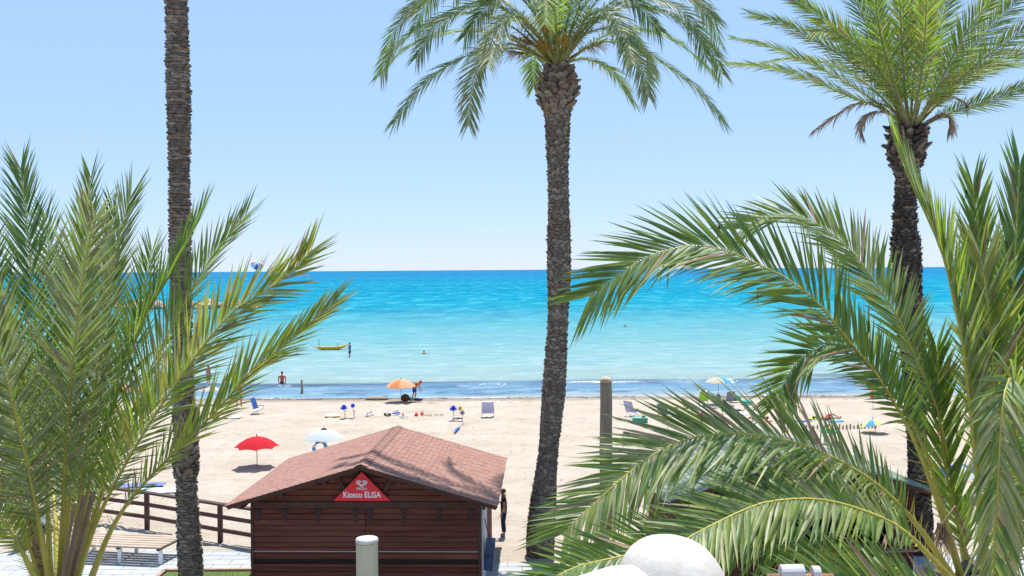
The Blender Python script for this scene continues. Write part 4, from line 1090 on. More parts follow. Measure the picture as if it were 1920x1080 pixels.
LIME = fabric((0.35, 0.62, 0.04)); STRAW = fabric((0.60, 0.40, 0.18)); GREY = fabric((0.20, 0.22, 0.26)); SKYB = fabric((0.10, 0.34, 0.62)); SAND_F = fabric((0.55, 0.38, 0.27)); GREEN = fabric((0.02, 0.30, 0.16)); DKBROWN = fabric((0.10, 0.045, 0.02))
AQUA = fabric((0.15, 0.62, 0.62))
FEET = lambda px, py: G(px, py, 0)
person('person in dark cap, black shirt and trousers with blue shoes standing beside the kiosk', G(945, 1006, 0.0), R(-90), BLACK, NAVY, fabric((.10,.22,.45)), DKBROWN, H=1.62, long=True,
       pose=dict(wrr=(-.14,-.22,1.22), elr=(-.24,-.02,1.12), hb=(0,-.03,1.525), hm=(0,-.04,1.59), ht=(0,-.03,1.645), nose=(0,-.135,1.555)))
def W(px, py): return G(px, py, WATER_Z)
p = W(529, 722); person('sunburnt bare-backed man wading waist deep at the shore', (p.x, p.y, -.93), R(180), None, NAVY, skin=SKIN_RED, H=1.9, pose=dict(shl=(.21,0,1.39), shr=(-.21,0,1.39), ell=(.255,.02,1.14), elr=(-.255,.02,1.14), wrl=(.24,-.06,.90), wrr=(-.24,-.06,.90), wai=(0,0,1.1)))
p = W(656, 669); person('person in purple shirt and dark shorts standing in the water beside the yellow boat', (p.x, p.y, -.35), R(-60), PURPLE, NAVY, H=1.72, pose=dict(wrr=(-.22,-.28,1.12), elr=(-.25,-.05,1.15), knl=(.14,-.05,.49), anl=(.16,.0,.09)))
p = G(777, 751, -.05); person('stooping person in orange top, red cap and blue shorts under the peach parasol', p, R(75), ORANGE, BLUE, None, RED, H=1.66,
       pose=dict(wai=(0,-.06,1.06), che=(0,-.20,1.19), nek=(0,-.33,1.28), hb=(0,-.41,1.30), hm=(0,-.47,1.33), ht=(0,-.51,1.37), nose=(0,-.55,1.26), shl=(.17,-.27,1.24), shr=(-.17,-.27,1.24),
                 ell=(.2,-.36,1.0), elr=(-.2,-.34,1.0), wrl=(.18,-.46,.80), wrr=(-.18,-.44,.80), knl=(.10,-.08,.49), knr=(-.10,.02,.49), anr=(-.1,.16,.11)))
p = G(449, 764, -.02); person('bare-legged person in blue shorts standing on the sand behind the left frond tips', p, R(165), None, BLUE, skin=SKIN_RED, H=1.74, pose=dict(knl=(.16,0,.48), anl=(.20,.02,.09), knr=(-.12,0,.49), anr=(-.14,.02,.09)))
p = W(391, 716); person('person in pink top wading beyond the left palm fronds', (p.x, p.y, -.45), R(150), PINK, NAVY, H=1.66)
p = G(88, 1034, 0.0); person('person in white shirt and dark shorts standing on the promenade behind the left palm', p, R(40), WHITE, NAVY, BLACK, None, H=1.66)
for (px, py, lb) in ((795, 664, 'lone swimmer with head and shoulders above the pale water'), (720, 570, 'tiny far swimmer out in the darker turquoise water'), (1172, 613, 'tiny swimmer right of the middle palm trunk')):
    p = W(px, py); person(lb, (p.x, p.y, -1.42), R(170), None, NAVY, pose=dict(ell=(.36,-.1,1.30), elr=(-.36,-.1,1.30), wrl=(.45,-.25,1.38), wrr=(-.45,-.25,1.38)))
p = G(1578, 784, 0.12); person('sunbather lying on the sand seen through the right fronds', p, 0, None, RED, rot=(R(-90), 0, R(80)), H=1.65, pose=dict(knl=(.10,-.25,.52)))
p = G(1396, 786, 0.12); person('sunbather in blue shorts lying on the white sheet beyond the right fronds', p, 0, None, BLUE, rot=(R(-90), 0, R(-70)), H=1.65, pose=dict(knl=(.10,-.25,.52)))
p = G(1468, 770, -.02); person('person in aqua top standing on the sand behind the drooping right frond', p, R(120), AQUA, RED, H=1.66)
p = G(408, 781, 0.12); person('person in dark top lying on a pink towel behind the left fronds', p, 0, GREY, RED, rot=(R(-90), 0, R(100)), H=1.6, pose=dict(knl=(.10,-.30,.56), knr=(-.10,-.28,.56)))

# ------------------------------------------------------------------ beach things
M['pole_grey'] = mat('pole_grey', (0.20, 0.20, 0.20), 0.4, 0.1, 10, metal=0.6)
M['pole_white'] = mat('pole_white', (0.65, 0.65, 0.63), 0.4, 0.1, 10)
M['alu'] = mat('chair_tube', (0.42, 0.42, 0.44), 0.35, 0.1, 10, metal=0.7)
def parasol(label, loc, rad, H, drop, cols, pole=None, lean=0.0, rz=0.0, scal=0.05, n=8, vent=None):
    root = thing('parasol', label, 'parasol', loc, (lean, 0, rz), 'parasols on the beach')
    MB().tube([(0,0,-.25), (0,0,H + .05)], .018, 8).build('pole', pole or M['pole_grey'], root)
    MB().lathe([(0.0, H + .02), (.03, H + .03), (.018, H + .10), (0.0, H + .13)], 8).build('tip', pole or M['pole_grey'], root)
    prof = [(0.02, 0), (.25, .09), (.5, .27), (.75, .56), (1.0, 1.0)]
    for k in range(n):
        a0, a1 = 2*math.pi*k/n, 2*math.pi*(k+1)/n; V = []; sub = 4
        for (r_, dz) in prof:
            for j in range(sub + 1):
                u = j / sub; a = a0 + (a1 - a0) * u; sag = 4 * u * (1 - u)
                rr = rad * r_ * (1 - scal * sag * r_ * .9); z = H - drop * dz + scal * sag * r_ * rad * .30 - (0 if r_ < 1 else 0)
                V.append((math.cos(a) * rr, math.sin(a) * rr, z))
        F = [(i*(sub+1)+j, (i+1)*(sub+1)+j, (i+1)*(sub+1)+j+1, i*(sub+1)+j+1) for i in range(len(prof)-1) for j in range(sub)]
        b = MB().add(V, F); nb = len(b.v)
        V2 = [(x, y, z - .006) for x, y, z in V]; b.add(V2, [tuple(reversed(f)) for f in F])
        o = b.build('canopy_panel', cols[k % len(cols)], root, smooth=True)
        MB().tube([(math.cos(a0)*rad*r_, math.sin(a0)*rad*r_, H - drop*dz - .016) for r_, dz in prof], .006, 4).build('rib', pole or M['pole_grey'], root)
    if vent: MB().lathe([(.16, H - .02), (.10, H + .03), (0, H + .05)], 12).build('vent_cap', vent, root, smooth=True)
    return root
F_RED = fabric((0.60, 0.022, 0.035), .25); F_WHITE = fabric((0.50, 0.52, 0.55), .15); F_PEACH = fabric((0.78, 0.42, 0.24), .3); F_CREAM = fabric((0.58, 0.53, 0.40), .3); F_BLUE = fabric((0.10, 0.38, 0.66), .3); F_YEL = fabric((0.80, 0.70, 0.25), .3)
F_PINK = fabric((0.74, 0.22, 0.26), .25); F_OR = fabric((0.72, 0.26, 0.10), .25); F_TEAL = fabric((0.03, 0.40, 0.36), .2); F_RB = fabric((0.04, 0.12, 0.52), .25)
parasol('open red parasol standing alone on the sand left of the kiosk', G(482, 876), 1.02, 1.42, .48, [F_RED], scal=.14, rz=.2)
parasol('open white parasol with dark cap just behind the kiosk roof', G(608, 857), 1.0, 1.36, .46, [F_WHITE], vent=NAVY, scal=.06, rz=.3)
parasol('faded peach parasol at the water edge', G(752, 752, -.04), 1.05, 1.55, .52, [F_PEACH, F_PEACH, F_OR], lean=R(3), scal=.07)
parasol('white, yellow and blue parasol near the lime chair at right', G(1347, 757, -.02), .9, 1.78, .34, [F_BLUE, F_CREAM, F_CREAM, F_CREAM, F_CREAM, F_CREAM, F_BLUE, F_BLUE], pole=mat('pole_teal', (.15, .35, .25), .4), rz=.3)
parasol('blue, yellow and white parasol tilted low beyond the right fronds', G(1642, 812), .75, .75, .36, [F_BLUE, F_YEL, F_WHITE, F_YEL], lean=R(-14), rz=.5)
parasol('pale pink and white parasol half hidden behind the left fronds', G(392, 757), .75, 1.25, .34, [fabric((0.66, 0.40, 0.38), .25), F_WHITE], rz=.4)
parasol('pink parasol seen through the left palm near its middle', G(238, 770), 1.0, 1.7, .4, [F_PINK])
parasol('orange parasol seen through the lower fronds of the left palm', G(178, 880), .8, 1.2, .35, [F_OR, F_PINK])
parasol('royal blue parasol behind the lower left fronds', G(55, 900), .9, 1.5, .4, [F_RB])
parasol('royal blue and white parasol behind the right palm trunk', G(1800, 935), .9, 1.35, .4, [F_RB, F_RB, F_WHITE], rz=.3)
# closed teal parasol on the promenade
p = G(42, 1032); r_ = thing('closed_parasol', 'folded teal parasol standing on the promenade at the left edge', 'parasol', p)
MB().tube([(0,0,0.02), (0,0,2.0)], .02, 8).build('pole', M['pole_grey'], r_); MB().lathe([(.04,.75),(.13,.8),(.12,1.2),(.08,1.7),(.02,1.98)], 10).build('canopy', F_TEAL, r_); MB().lathe([(.25,.02),(.25,.35),(.2,.42),(0.03,.42)], 14).build('base', NAVY, r_)

def chair(label, loc, rz, back, seat, backfab=True, H=.85, W_=.56, towel=None, sc=1.0):
    root = thing('beach_chair', label, 'chair', loc, (0, 0, rz), 'folding chairs on the beach'); root.scale = (sc,) * 3
    h = W_ / 2; T = M['alu']                       # sitter faces -Y
    for s in (-1, 1):
        MB().tube([(s*h,-.32,.02),(s*h,.10,.30),(s*h,.34,H)], .014, 6).build('frame_rail', T, root)
        MB().tube([(s*h,.30,.02),(s*h,-.26,.32)], .014, 6).build('leg', T, root)
        MB().bar((s*h,-.25,.46),(s*h,.18,.48), .05, .025).build('armrest', M['dark_wood'], root)
        MB().tube([(s*h,-.25,.32),(s*h,-.25,.45)], .012, 6).build('arm_post', T, root)
    for (y, z) in ((-.32,.02),(.30,.02),(.34,H)): MB().tube([(-h,y,z),(h,y,z)], .014, 6).build('crossbar', T, root)
    def sling(a, c, sag, m_, name):
        V = []; n = 6
        for i in range(n + 1):
            u = i / n
            for x in (-h + .02, 0, h - .02):
                q = Vector(a).lerp(Vector(c), u); V.append((x, q.y + .0, q.z - sag * 4 * u * (1-u)))
        F = [(i*3+j, i*3+j+1, (i+1)*3+j+1, (i+1)*3+j) for i in range(n) for j in range(2)]
        b = MB().add(V, F); b.add([(x, y + .004, z - .008) for x, y, z in V], [tuple(reversed(f)) for f in F]); b.build(name, m_, root, smooth=True)
    sling((0,-.27,.32),(0,.12,.29), .03, seat, 'seat')
    if backfab: sling((0,.12,.30),(0,.33,H), .0, back, 'backrest')
    return root
def stripes(c1, c2):
    m = bpy.data.materials.new('striped_fabric'); m.use_nodes = True; n = m.node_tree.nodes; l = m.node_tree.links
    tc = n.new('ShaderNodeTexCoord'); w = n.new('ShaderNodeTexWave'); w.bands_direction = 'Z'; w.inputs['Scale'].default_value = 4.5; l.new(tc.outputs['Object'], w.inputs[0])
    r = n.new('ShaderNodeValToRGB'); r.color_ramp.interpolation = 'CONSTANT'; r.color_ramp.elements[1].position = .5; r.color_ramp.elements[0].color = (*c1, 1); r.color_ramp.elements[1].color = (*c2, 1)
    l.new(w.outputs[0], r.inputs[0]); l.new(r.outputs[0], n['Principled BSDF'].inputs['Base Color']); n['Principled BSDF'].inputs['Roughness'].default_value = .9; return m
STR = stripes((.72, .74, .80), (.22, .25, .55)); STR2 = stripes((.78, .78, .80), (.02, .06, .45))
chair('blue and white deck chair turned sideways by the shore at left', G(483, 776), R(75), BLUE, WHITE, H=.95, sc=1.05)
c1 = chair('bare framed chair with blue hat and ball on its posts', G(655, 785), R(180), SAND_F, SAND_F, False, .72)
c2 = chair('low sand coloured chair hung with a blue hat and straw hat', G(859, 787), R(180), SAND_F, SAND_F, False, .70)
chair('striped white and blue deck chair facing the sea right of the roof ridge', G(915, 783), R(180), STR, STR, True, 1.02, .72)
chair('chair draped in royal blue and white right of the wooden pole', G(1184, 781), R(130), STR2, ROYAL, True, .92, .66, sc=1.05)
chair('chair with grey blue back behind the frond tips right of the pole', G(1245, 786), R(150), GREY, SKYB, True, .92, .62, sc=1.05)
chair('lime green chair beside the white and blue parasol', G(1319, 760), R(175), LIME, LIME, True, .98, .56)
chair('dark grey folding chair between the parasol pole and right fronds', G(1366, 760), R(200), GREY, GREY, True, .95, .6)

def sun_hat(label, loc, m_, sc=1.0):
    r_ = thing('sun_hat', label, 'hat', loc, (R(20), 0, 0)); r_.scale = (sc,) * 3
    MB().lathe([(.10,.0),(.105,.04),(.09,.12),(.05,.15),(0,.155)], 14).build('crown', m_, r_, smooth=True); MB().lathe([(.10,.004),(.2,-.03),(.21,-.035),(.205,-.04),(.10,-.004)], 16).build('brim', m_, r_, smooth=True)
def at_chair(c, x, y, z): return c.matrix_basis @ Vector((x, y, z))
sun_hat('blue sun hat on the left post of the bare framed chair', at_chair(c1, .26, .34, .74), ROYAL, 1.1)
bb = thing('beach_ball', 'small blue ball on the right post of the bare framed chair', 'ball', at_chair(c1, -.28, .34, .73))
for k in range(6):
    V = []; a0 = k*math.pi/3; a1 = a0 + math.pi/3
    for i in range(7):
        ph = math.pi*i/6
        for j in range(4):
            a = a0 + (a1-a0)*j/3; V.append((math.sin(ph)*math.cos(a)*.13, math.sin(ph)*math.sin(a)*.13, .12 - math.cos(ph)*.13))
    MB().add(V, [(i*4+j, i*4+j+1, (i+1)*4+j+1, (i+1)*4+j) for i in range(6) for j in range(3)]).build('panel', (ROYAL, BLUE)[k % 2], bb, smooth=True)
sun_hat('blue sun hat on the low sand coloured chair', at_chair(c2, .26, .34, .74), ROYAL, 1.15)
sun_hat('straw sun hat on the low sand coloured chair', at_chair(c2, -.15, .34, .74), STRAW, 1.0)
def bag(label, loc, m_, sz=(.22,.14,.17), rz=0.0, handle=True, cat='bag'):
    r_ = thing('beach_bag', label, cat, loc, (0, 0, rz)); b = MB().blob((0,0,sz[2]), sz, n=12, rows=7); b.v = [(x*(1.1 - .25*z/sz[2]/2), y, max(z, 0)) for x, y, z in b.v]; b.build('sack', m_, r_, smooth=True)
    if handle: MB().tube([(-sz[0]*.5,0,sz[2]*1.7),(-sz[0]*.3,0,sz[2]*2.5),(sz[0]*.3,0,sz[2]*2.5),(sz[0]*.5,0,sz[2]*1.7)], .012, 5).build('handle', m_, r_)
bag('grey bag hanging at the right post of the low sand chair', at_chair(c2, -.28, .42, .36), GREY, (.15,.10,.12))
bag('large dark brown straw bag under the peach parasol', G(760, 753, -.05), DKBROWN, (.33,.2,.27), handle=False); bag('pale green bag next to the brown bag', G(771, 752, -.05), fabric((.22,.36,.14)), (.22,.16,.12))
bag('dark blue bundle lying right of the green bag', G(784, 752, -.05), NAVY, (.36,.2,.10), handle=False)
bag('grey bundle at the foot of the white and blue parasol', G(1347, 754, 0), GREY, (.2,.16,.3), handle=False); bag('bright green inflatable bundle beside the dark grey chair', G(1377, 752, 0), GREEN, (.45,.3,.22), handle=False)
bag('teal bundle right of the green inflatable', G(1400, 757, 0), F_TEAL, (.5,.3,.12), handle=False)
def bucket(label, loc, m_):
    r_ = thing('sand_bucket', label, 'bucket', loc); MB().lathe([(.10,0),(.14,.24),(.15,.25),(.135,.24),(.10,.02)], 14).build('pail', m_, r_, smooth=True)
    MB().tube([(-.14,0,.24),(-.10,.05,.34),(0,.07,.37),(.10,.05,.34),(.14,0,.24)], .007, 5).build('handle', WHITE, r_)
bucket('aqua sand bucket right of the grey blue chair', G(1283, 760), AQUA); bucket('aqua sand bucket nearer the pink towel', G(1300, 771), AQUA)
def towel(label, loc, w, d, m_, rz=0.0, seed=0, cat='towel', bumpy=.03):
    V = []; n = 14
    for j in range(n + 1):
        for i in range(n + 1):
            x, y = (i/n-.5)*w, (j/n-.5)*d; z = .045 + bumpy * (noise.noise(Vector((x*2.2, y*2.2, seed))) + .5 * noise.noise(Vector((x*6, y*6, seed))))
            V.append((x + .04*noise.noise(Vector((x, y, seed + 4))), y + .04*noise.noise(Vector((x, y, seed + 8))), max(z, .03)))
    F = [(j*(n+1)+i, j*(n+1)+i+1, (j+1)*(n+1)+i+1, (j+1)*(n+1)+i) for j in range(n) for i in range(n)]
    b = MB().add(V, F); b.add([(x, y, z - .015) for x, y, z in V], [tuple(reversed(f)) for f in F])
    o = b.build('beach_towel', m_, None, smooth=True); o.location = loc; o.rotation_euler = (0, 0, rz); return tag(o, label, cat)
towel('pale pink towel under the lying person at left', G(418, 783), 2.2, 1.2, fabric((.72,.50,.50)), .1, 1)
towel('yellow small towel beside the person on the pink towel', G(413, 784, .03), .6, .3, YELLOW, .3, 2)
towel('crumpled pink towel right of the aqua buckets', G(1315, 777), 1.1, .7, PINK, .2, 3, bumpy=.12); towel('dark mat below the lime chair', G(1345, 765), 1.6, .5, GREY, .05, 4); towel('navy mat below the dark grey chair', G(1372, 770), 1.3, .6, NAVY, .2, 5)
towel('dark red towel left of the pink towel', G(1275, 765), 1.0, .3, fabric((.22,.06,.07)), -.2, 6); towel('white sheet spread beyond the right fronds', G(1400, 776), 1.8, 1.0, WHITE, .1, 7)
towel('orange towel half hidden by the right fronds', G(1362, 795), .9, .6, ORANGE, .3, 8); towel('royal blue sheet on the sand beyond the fence', G(262, 911), 2.0, .8, fabric((.16,.20,.48)), .2, 9); towel('pale aqua sheet on the sand next to the blue sheet', G(305, 921), 2.2, .9, fabric((.45,.62,.72)), .1, 10)
towel('sky blue towel behind the right fronds near the picket row', G(1567, 790), .9, .5, SKYB, .3, 11); towel('navy towel left of the lime float behind the right fronds', G(1507, 791), .9, .45, ROYAL, .1, 12); towel('coral towel lying behind the drooping right frond', G(1432, 790), .9, .5, fabric((.7,.2,.12)), .1, 13)
towel('red towel seen through the fronds right of the tall right trunk', G(1756, 815), .8, .5, RED, .1, 15); towel('salmon towel at the far right shore beyond the fronds', G(1668, 740, -.05), .9, .8, fabric((.75,.30,.28)), .1, 16, bumpy=.2)
towel('lime green air mat beyond the right fronds', G(1532, 786), 1.3, .6, LIME, .25, 17, 'air mat', .08)
def board(label, loc, L_, w, mats3, rz):
    r_ = thing('bodyboard', label, 'bodyboard', loc, (R(4), 0, rz)); n = 14
    for name, m_, z0, z1, ww in (('bottom', mats3[0], .05, .085, 1.0), ('deck', mats3[1], .087, .125, .93)):
        V = []; out = []
        for k in range(2 * n):
            a = 2*math.pi*k/(2*n); x = math.cos(a); out.append((x*L_/2*ww, math.copysign(abs(math.sin(a))**.6, math.sin(a))*w/2*ww*(1 - .25*x)))
        m2 = len(out); V = [(x, y, z0 + .05*max(0, x)**2) for x, y in out] + [(x, y, z1 + .05*max(0, x)**2) for x, y in out]
        MB().add(V, [tuple(range(m2-1, -1, -1)), tuple(range(m2, 2*m2))] + [(k, (k+1) % m2, m2+(k+1) % m2, m2+k) for k in range(m2)]).build(name, m_, r_, smooth=False)
    MB().bar((-L_*.1, -w*.3, .13), (L_*.28, w*.15, .14), .06, .012).build('stripe', mats3[2], r_)
board('yellow, white and blue bodyboard lying left of the bare framed chair', G(624, 782), 1.0, .6, (YELLOW, WHITE, ROYAL), R(-15))
def sandals(label, loc, m_, rz, strap=None):
    r_ = thing('pair_of_sandals', label, 'sandals', loc, (0, 0, rz))
    for s in (-1, 1):
        out = [(math.cos(a)*.055*(1+.25*math.sin(a)) + s*.09 + (.05 if s > 0 else 0), math.sin(a)*.15 + s*.06) for a in [2*math.pi*k/14 for k in range(14)]]; n = 14
        so = MB().add([(x, y, .03) for x, y in out] + [(x, y, .075) for x, y in out], [tuple(range(n-1,-1,-1)), tuple(range(n, 2*n))] + [(k,(k+1)%n,n+(k+1)%n,n+k) for k in range(n)]).build('sole', m_, r_)
        cx = s*.09 + (.05 if s > 0 else 0); MB().tube([(cx-.05, s*.06-.02, .07),(cx-.03, s*.06+.03, .125),(cx, s*.06+.06,.10),(cx+.03, s*.06+.03,.125),(cx+.05,s*.06-.02,.07)], .014, 5).build('strap', strap or m_, so)
    r_.scale = (1.7, 1.7, 1.7)
sandals('black and white sandals right of the bodyboard', G(692, 780), WHITE, .8, BLACK); sandals('small black sandals in front of the parasol shade', G(726, 780), BLACK, 1.2, WHITE)
sandals('blue and pink sandals on the sand above the roof ridge', G(742, 777), SKYB, .9, PINK); sandals('red and white sandals lowest above the roof ridge', G(756, 783), WHITE, 1.3, RED); sandals('pink sandals right of the roof ridge', G(785, 779), RED, .3, PINK)
# driftwood bits in a row
rd = random.Random(17); dw = thing('driftwood', 'row of small dark driftwood bits right of the pink sandals', 'driftwood', G(811, 780))
for i in range(9):
    x = -.65 + i*.16 + rd.uniform(-.05,.05); a = rd.uniform(0, 3); MB().tube([(x - .07*math.cos(a), -.07*math.sin(a), .05), (x, .02, .09), (x + .07*math.cos(a), .07*math.sin(a), .06)], [.02,.028,.015], 5).build('stick', M['stub'], dw)
def closed_umbrella(label, a, c, m_, tipm):
    a = Vector(a); c = Vector(c); r_ = thing('folded_parasol', label, 'parasol', a); d = c - a
    MB().tube([(0,0,0), d*.45, d], [.02,.015,.012], 6).build('pole', M['pole_grey'], r_); MB().tube([d*.0, d*.12, d*.38, d*.5], [.03,.09,.07,.02], 8).build('canopy', m_, r_, smooth=True)
    MB().tube([d*-.05, d*.02], [.05,.05], 8).build('end_cap', tipm, r_)
closed_umbrella('blue folded parasol lying on the sand right of the roof', G(853, 810, .08), G(870, 792, .08), BLUE, GREY); closed_umbrella('green folded parasol lying behind the right roof slope', G(830, 826, .1), G(872, 838, .06), TEAL, TEAL)
# blue swimming ring by the white parasol
rg_ = thing('swim_ring', 'blue swim ring standing against the white parasol pole', 'swim ring', G(600, 851), (R(70), 0, R(20)))
for k in range(8):
    V = []; 
    for i in range(4):
        a = 2*math.pi*(k + i/3)/8
        for j in range(10):
            b_ = 2*math.pi*j/10; V.append(((.30 + .09*math.cos(b_))*math.cos(a), (.30 + .09*math.cos(b_))*math.sin(a) + .3, .09*math.sin(b_) + .1))
    MB().add(V, [(i*10+j, (i+1)*10+j, (i+1)*10+(j+1)%10, i*10+(j+1)%10) for i in range(3) for j in range(10)]).build('segment', (SKYB, WHITE)[k % 2], rg_, smooth=True)
# green cool box and low table
cb = thing('cool_box', 'low green cool box in front of the royal blue chair', 'cool box', G(1200, 793)); bevel(MB().box((-.42,-.25,.03),(.42,.25,.26)).build('tub', fabric((.10,.30,.22)), cb), .03); bevel(MB().box((-.44,-.27,.265),(.44,.27,.33)).build('lid', fabric((.14,.38,.30)), cb), .02); bevel(MB().box((.1,-.1,.335),(.3,.1,.44)).build('cup_holder', fabric((.5,.12,.08)), cb), .02)
tb = thing('plastic_table', 'green plastic table on the sand behind the right fronds', 'table', G(1556, 832)); bevel(MB().box((-.45,-.35,.6),(.45,.35,.66)).build('top', fabric((.03,.36,.20)), tb), .02)
for sx in (-.36, .36):
    for sy in (-.27, .27): MB().tube([(sx*1.1, sy*1.1, .0), (sx, sy, .6)], [.025,.035], 8).build('leg', fabric((.03,.36,.20)), tb)
bag('lime green bag on the plastic table', G(1556, 832) + Vector((0, 0, .66)), LIME, (.25,.2,.1))
# wooden pole
M['oldwood'] = mat('weathered_wood', (0.29, 0.225, 0.16), 0.85, 0.35, 2.5, 0.6, 14, stretch=(2, 2, .25)); M['rope'] = mat('rope', (0.45, 0.36, 0.22), .9, .3, 20)
D_ = 33.0; p0 = P(1137, 1002, D_); p0.z = 0; pt_ = P(1136, 716, D_); wp = thing('wooden_pole', 'thick weathered wooden pole standing on the sand right of the middle palm', 'pole', p0)
q = pt_ - p0; b = MB(); nn = 16; hs = [0, .1, .3, .5, .7, .85, .95, 1.0]
b.tube([q*h_ + Vector((.012*math.sin(h_*9), .01*math.cos(h_*7), 0)) for h_ in hs], [.235 - .03*h_ for h_ in hs], nn); b.build('shaft', M['oldwood'], wp, smooth=True)
MB().lathe([(.195, -.02), (.215, .03), (.20, .10), (.12, .165), (0, .18)], 16, q).build('cap', mat('pole_cap', (.46,.36,.27), .8, .25, 6, .4), wp, smooth=True)
for z in (.55, .565, .58, .60): MB().lathe([(.222, q.z*z), (.235, q.z*z+.025), (.222, q.z*z+.05)], 16, (q.x*z, q.y*z, 0)).build('rope_turn', M['rope'], wp, smooth=True)
# stake standing in the wash
p = W(566, 738); st_ = thing('wooden_stake', 'thin wooden stake standing in the wash right of the wading man', 'stake', (p.x, p.y, -.3)); MB().tube([(0,0,0),(.02,0,.6),(0,0,1.12)], [.10,.09,.07], 8).build('shaft', M['oldwood'], st_, smooth=True); MB().lathe([(.072,1.11),(.08,1.15),(.04,1.22),(0,1.23)], 8).build('top', M['stub'], st_)
# row of pickets
pk = thing('picket_row', 'row of short wooden pickets across the sand behind the right fronds', 'fence', G(1570, 808))
a, c = G(1498, 806), G(1642, 803); o_ = G(1570, 808)
for i in range(22):
    p = a.lerp(c, i/21) - o_; MB().tube([(p.x, p.y, -.05), (p.x + .01, p.y, .15 + .04*(i % 3)), (p.x + .01, p.y, .20 + .04*(i % 3))], [.05,.045,.02], 6).build('picket', M['oldwood'], pk)
MB().tube([tuple(a - o_ + Vector((0,-.05,.13))), tuple(c - o_ + Vector((0,-.05,.13)))], .012, 5).build('wire', M['rope'], pk)
# two red buoys on a stand
p = G(1637, 765); by = thing('buoy_stand', 'post carrying two red buoys near the water at right', 'buoys', p); MB().tube([(0,0,0),(0,0,1.1)], .02, 6).build('post', M['pole_white'], by)
for z in (.72, 1.0): MB().blob((0,0,z), (.19,.19,.11), n=12, rows=8).build('buoy', RED, by, smooth=True)
# stack of folded items near waterline: upturned grey pedal boat hull
p = G(707, 748, -.06); hb = thing('overturned_boat', 'small grey overturned boat on the wet sand left of the peach parasol', 'boat', p); b = MB().blob((0,0,0), (.85,.4,.22), n=16, rows=8); b.v = [(x, y, max(0, z)) for x, y, z in b.v]; b.build('hull', mat('grey_hull', (.25,.22,.19), .7), hb, smooth=True); MB().bar((-.8,0,.05),(.8,0,.23),.03,.03).build('keel', M['stub'], hb)
# yellow canoe-like boat with two poles
p = W(622, 656); yb = thing('yellow_boat', 'long yellow canoe with two upright poles floating off the beach', 'boat', (p.x, p.y, WATER_Z), (0, 0, R(4)))
YM = mat('yellow_hull', (.80,.48,.01), .4, .1, 5); Lb = 2.0; sec = []; V = []; ns = 16; nr = 7
for i in range(ns + 1):
    u = -1 + 2*i/ns; wd_ = .42*(1-abs(u)**3)+.01; sh_ = .22 + .34*max(0, u - .1)**1.5 + .16*max(0, -u - .45)**1.2 + .2*0
    for j in range(nr):
        a = math.pi*j/(nr-1); V.append((u*Lb, -math.cos(a)*wd_, sh_ + .12 - math.sin(a)*.40*(1-abs(u)**3)))
MB().add(V, [(i*nr+j, (i+1)*nr+j, (i+1)*nr+j+1, i*nr+j+1) for i in range(ns) for j in range(nr-1)] + [(i*nr, i*nr+nr-1, (i+1)*nr+nr-1, (i+1)*nr) for i in range(ns)]).build('hull', YM, yb, smooth=True)
MB().tube([(-Lb*.98,0,.36),(-Lb*.5,-.42,.36),(Lb*.2,-.43,.36),(Lb*.95,-.05,.68)], .02, 5).build('gunwale', mat('boat_trim', (.16,.12,.02), .5), yb)
for x, h_ in ((-1.45, 1.25), (.72, .85)): MB().tube([(x,0,.1),(x,0,h_)], .035, 6).build('pole', M['pole_grey'], yb)
MB().tube([(-1.9,0,.25),(-2.35,0,.62)], .02, 5).build('oar', M['pole_grey'], yb)
# far motor boat, parasail, breakwater
p = W(452, 525.5); mb = thing('motor_boat', 'tiny far motor boat near the horizon behind the left fronds', 'boat', (p.x, p.y, WATER_Z)); V = []; ns = 12; nr = 6
for i in range(ns + 1):
    u = -1 + 2*i/ns; wd_ = 1.5*(1-max(0, u)**2.5)+.02
    for j in range(nr):
        a = math.pi*j/(nr-1); V.append((u*7, -math.cos(a)*wd_, 1.0 + .6*max(0, u)**2 - math.sin(a)*1.2))
MB().add(V, [(i*nr+j, (i+1)*nr+j, (i+1)*nr+j+1, i*nr+j+1) for i in range(ns) for j in range(nr-1)] + [(i*nr, i*nr+nr-1, (i+1)*nr+nr-1, (i+1)*nr) for i in range(ns)]).build('hull', M['white_paint'], mb, smooth=True)
MB().box((-2,-.9,1.2),(1,.9,2.6)).build('cabin', GREY, mb); MB().tube([(-2.5,0,1.2),(-2.5,0,5.2),(-3.5,0,5.4)], .12, 6).build('tow_arch', GREY, mb)
p = P(482, 498, 850); ps = thing('parasail', 'white, pink and blue parasail just above the horizon at left', 'parasail', p, (R(48), R(25), 0))
PS = (fabric((.6,.08,.35)), WHITE, WHITE, fabric((.05,.12,.5)), WHITE, WHITE)
for k in range(12):
    a0, a1 = 2*math.pi*k/12, 2*math.pi*(k+1)/12; V = []
    for i in range(6):
        ph = R(8 + 82*i/5)
        for j in range(4):
            a = a0 + (a1-a0)*j/3; r_ = 4.6*(1 + .05*math.sin(math.pi*j/3)); V.append((math.cos(a)*math.sin(ph)*r_*1.15, math.sin(a)*math.sin(ph)*r_, math.cos(ph)*r_*.8))
    b = MB().add(V, [(i*4+j, (i+1)*4+j, (i+1)*4+j+1, i*4+j+1) for i in range(5) for j in range(3)]); b.build('canopy_gore', PS[k % 6], ps, smooth=True)
    MB().tube([(math.cos(a0)*5.2, math.sin(a0)*4.6, 0), (0, 0, -9)], .03, 3).build('line', WHITE, ps)
MB().tube([(0,0,-9),(0,0,-10.2)], [.3,.2], 6).build('harness', NAVY, ps)
bk = thing('breakwater', 'low breakwater of pale boulders in the sea behind the left fronds', 'breakwater', W(380, 580)); o_ = W(380, 580); rk = random.Random(6)
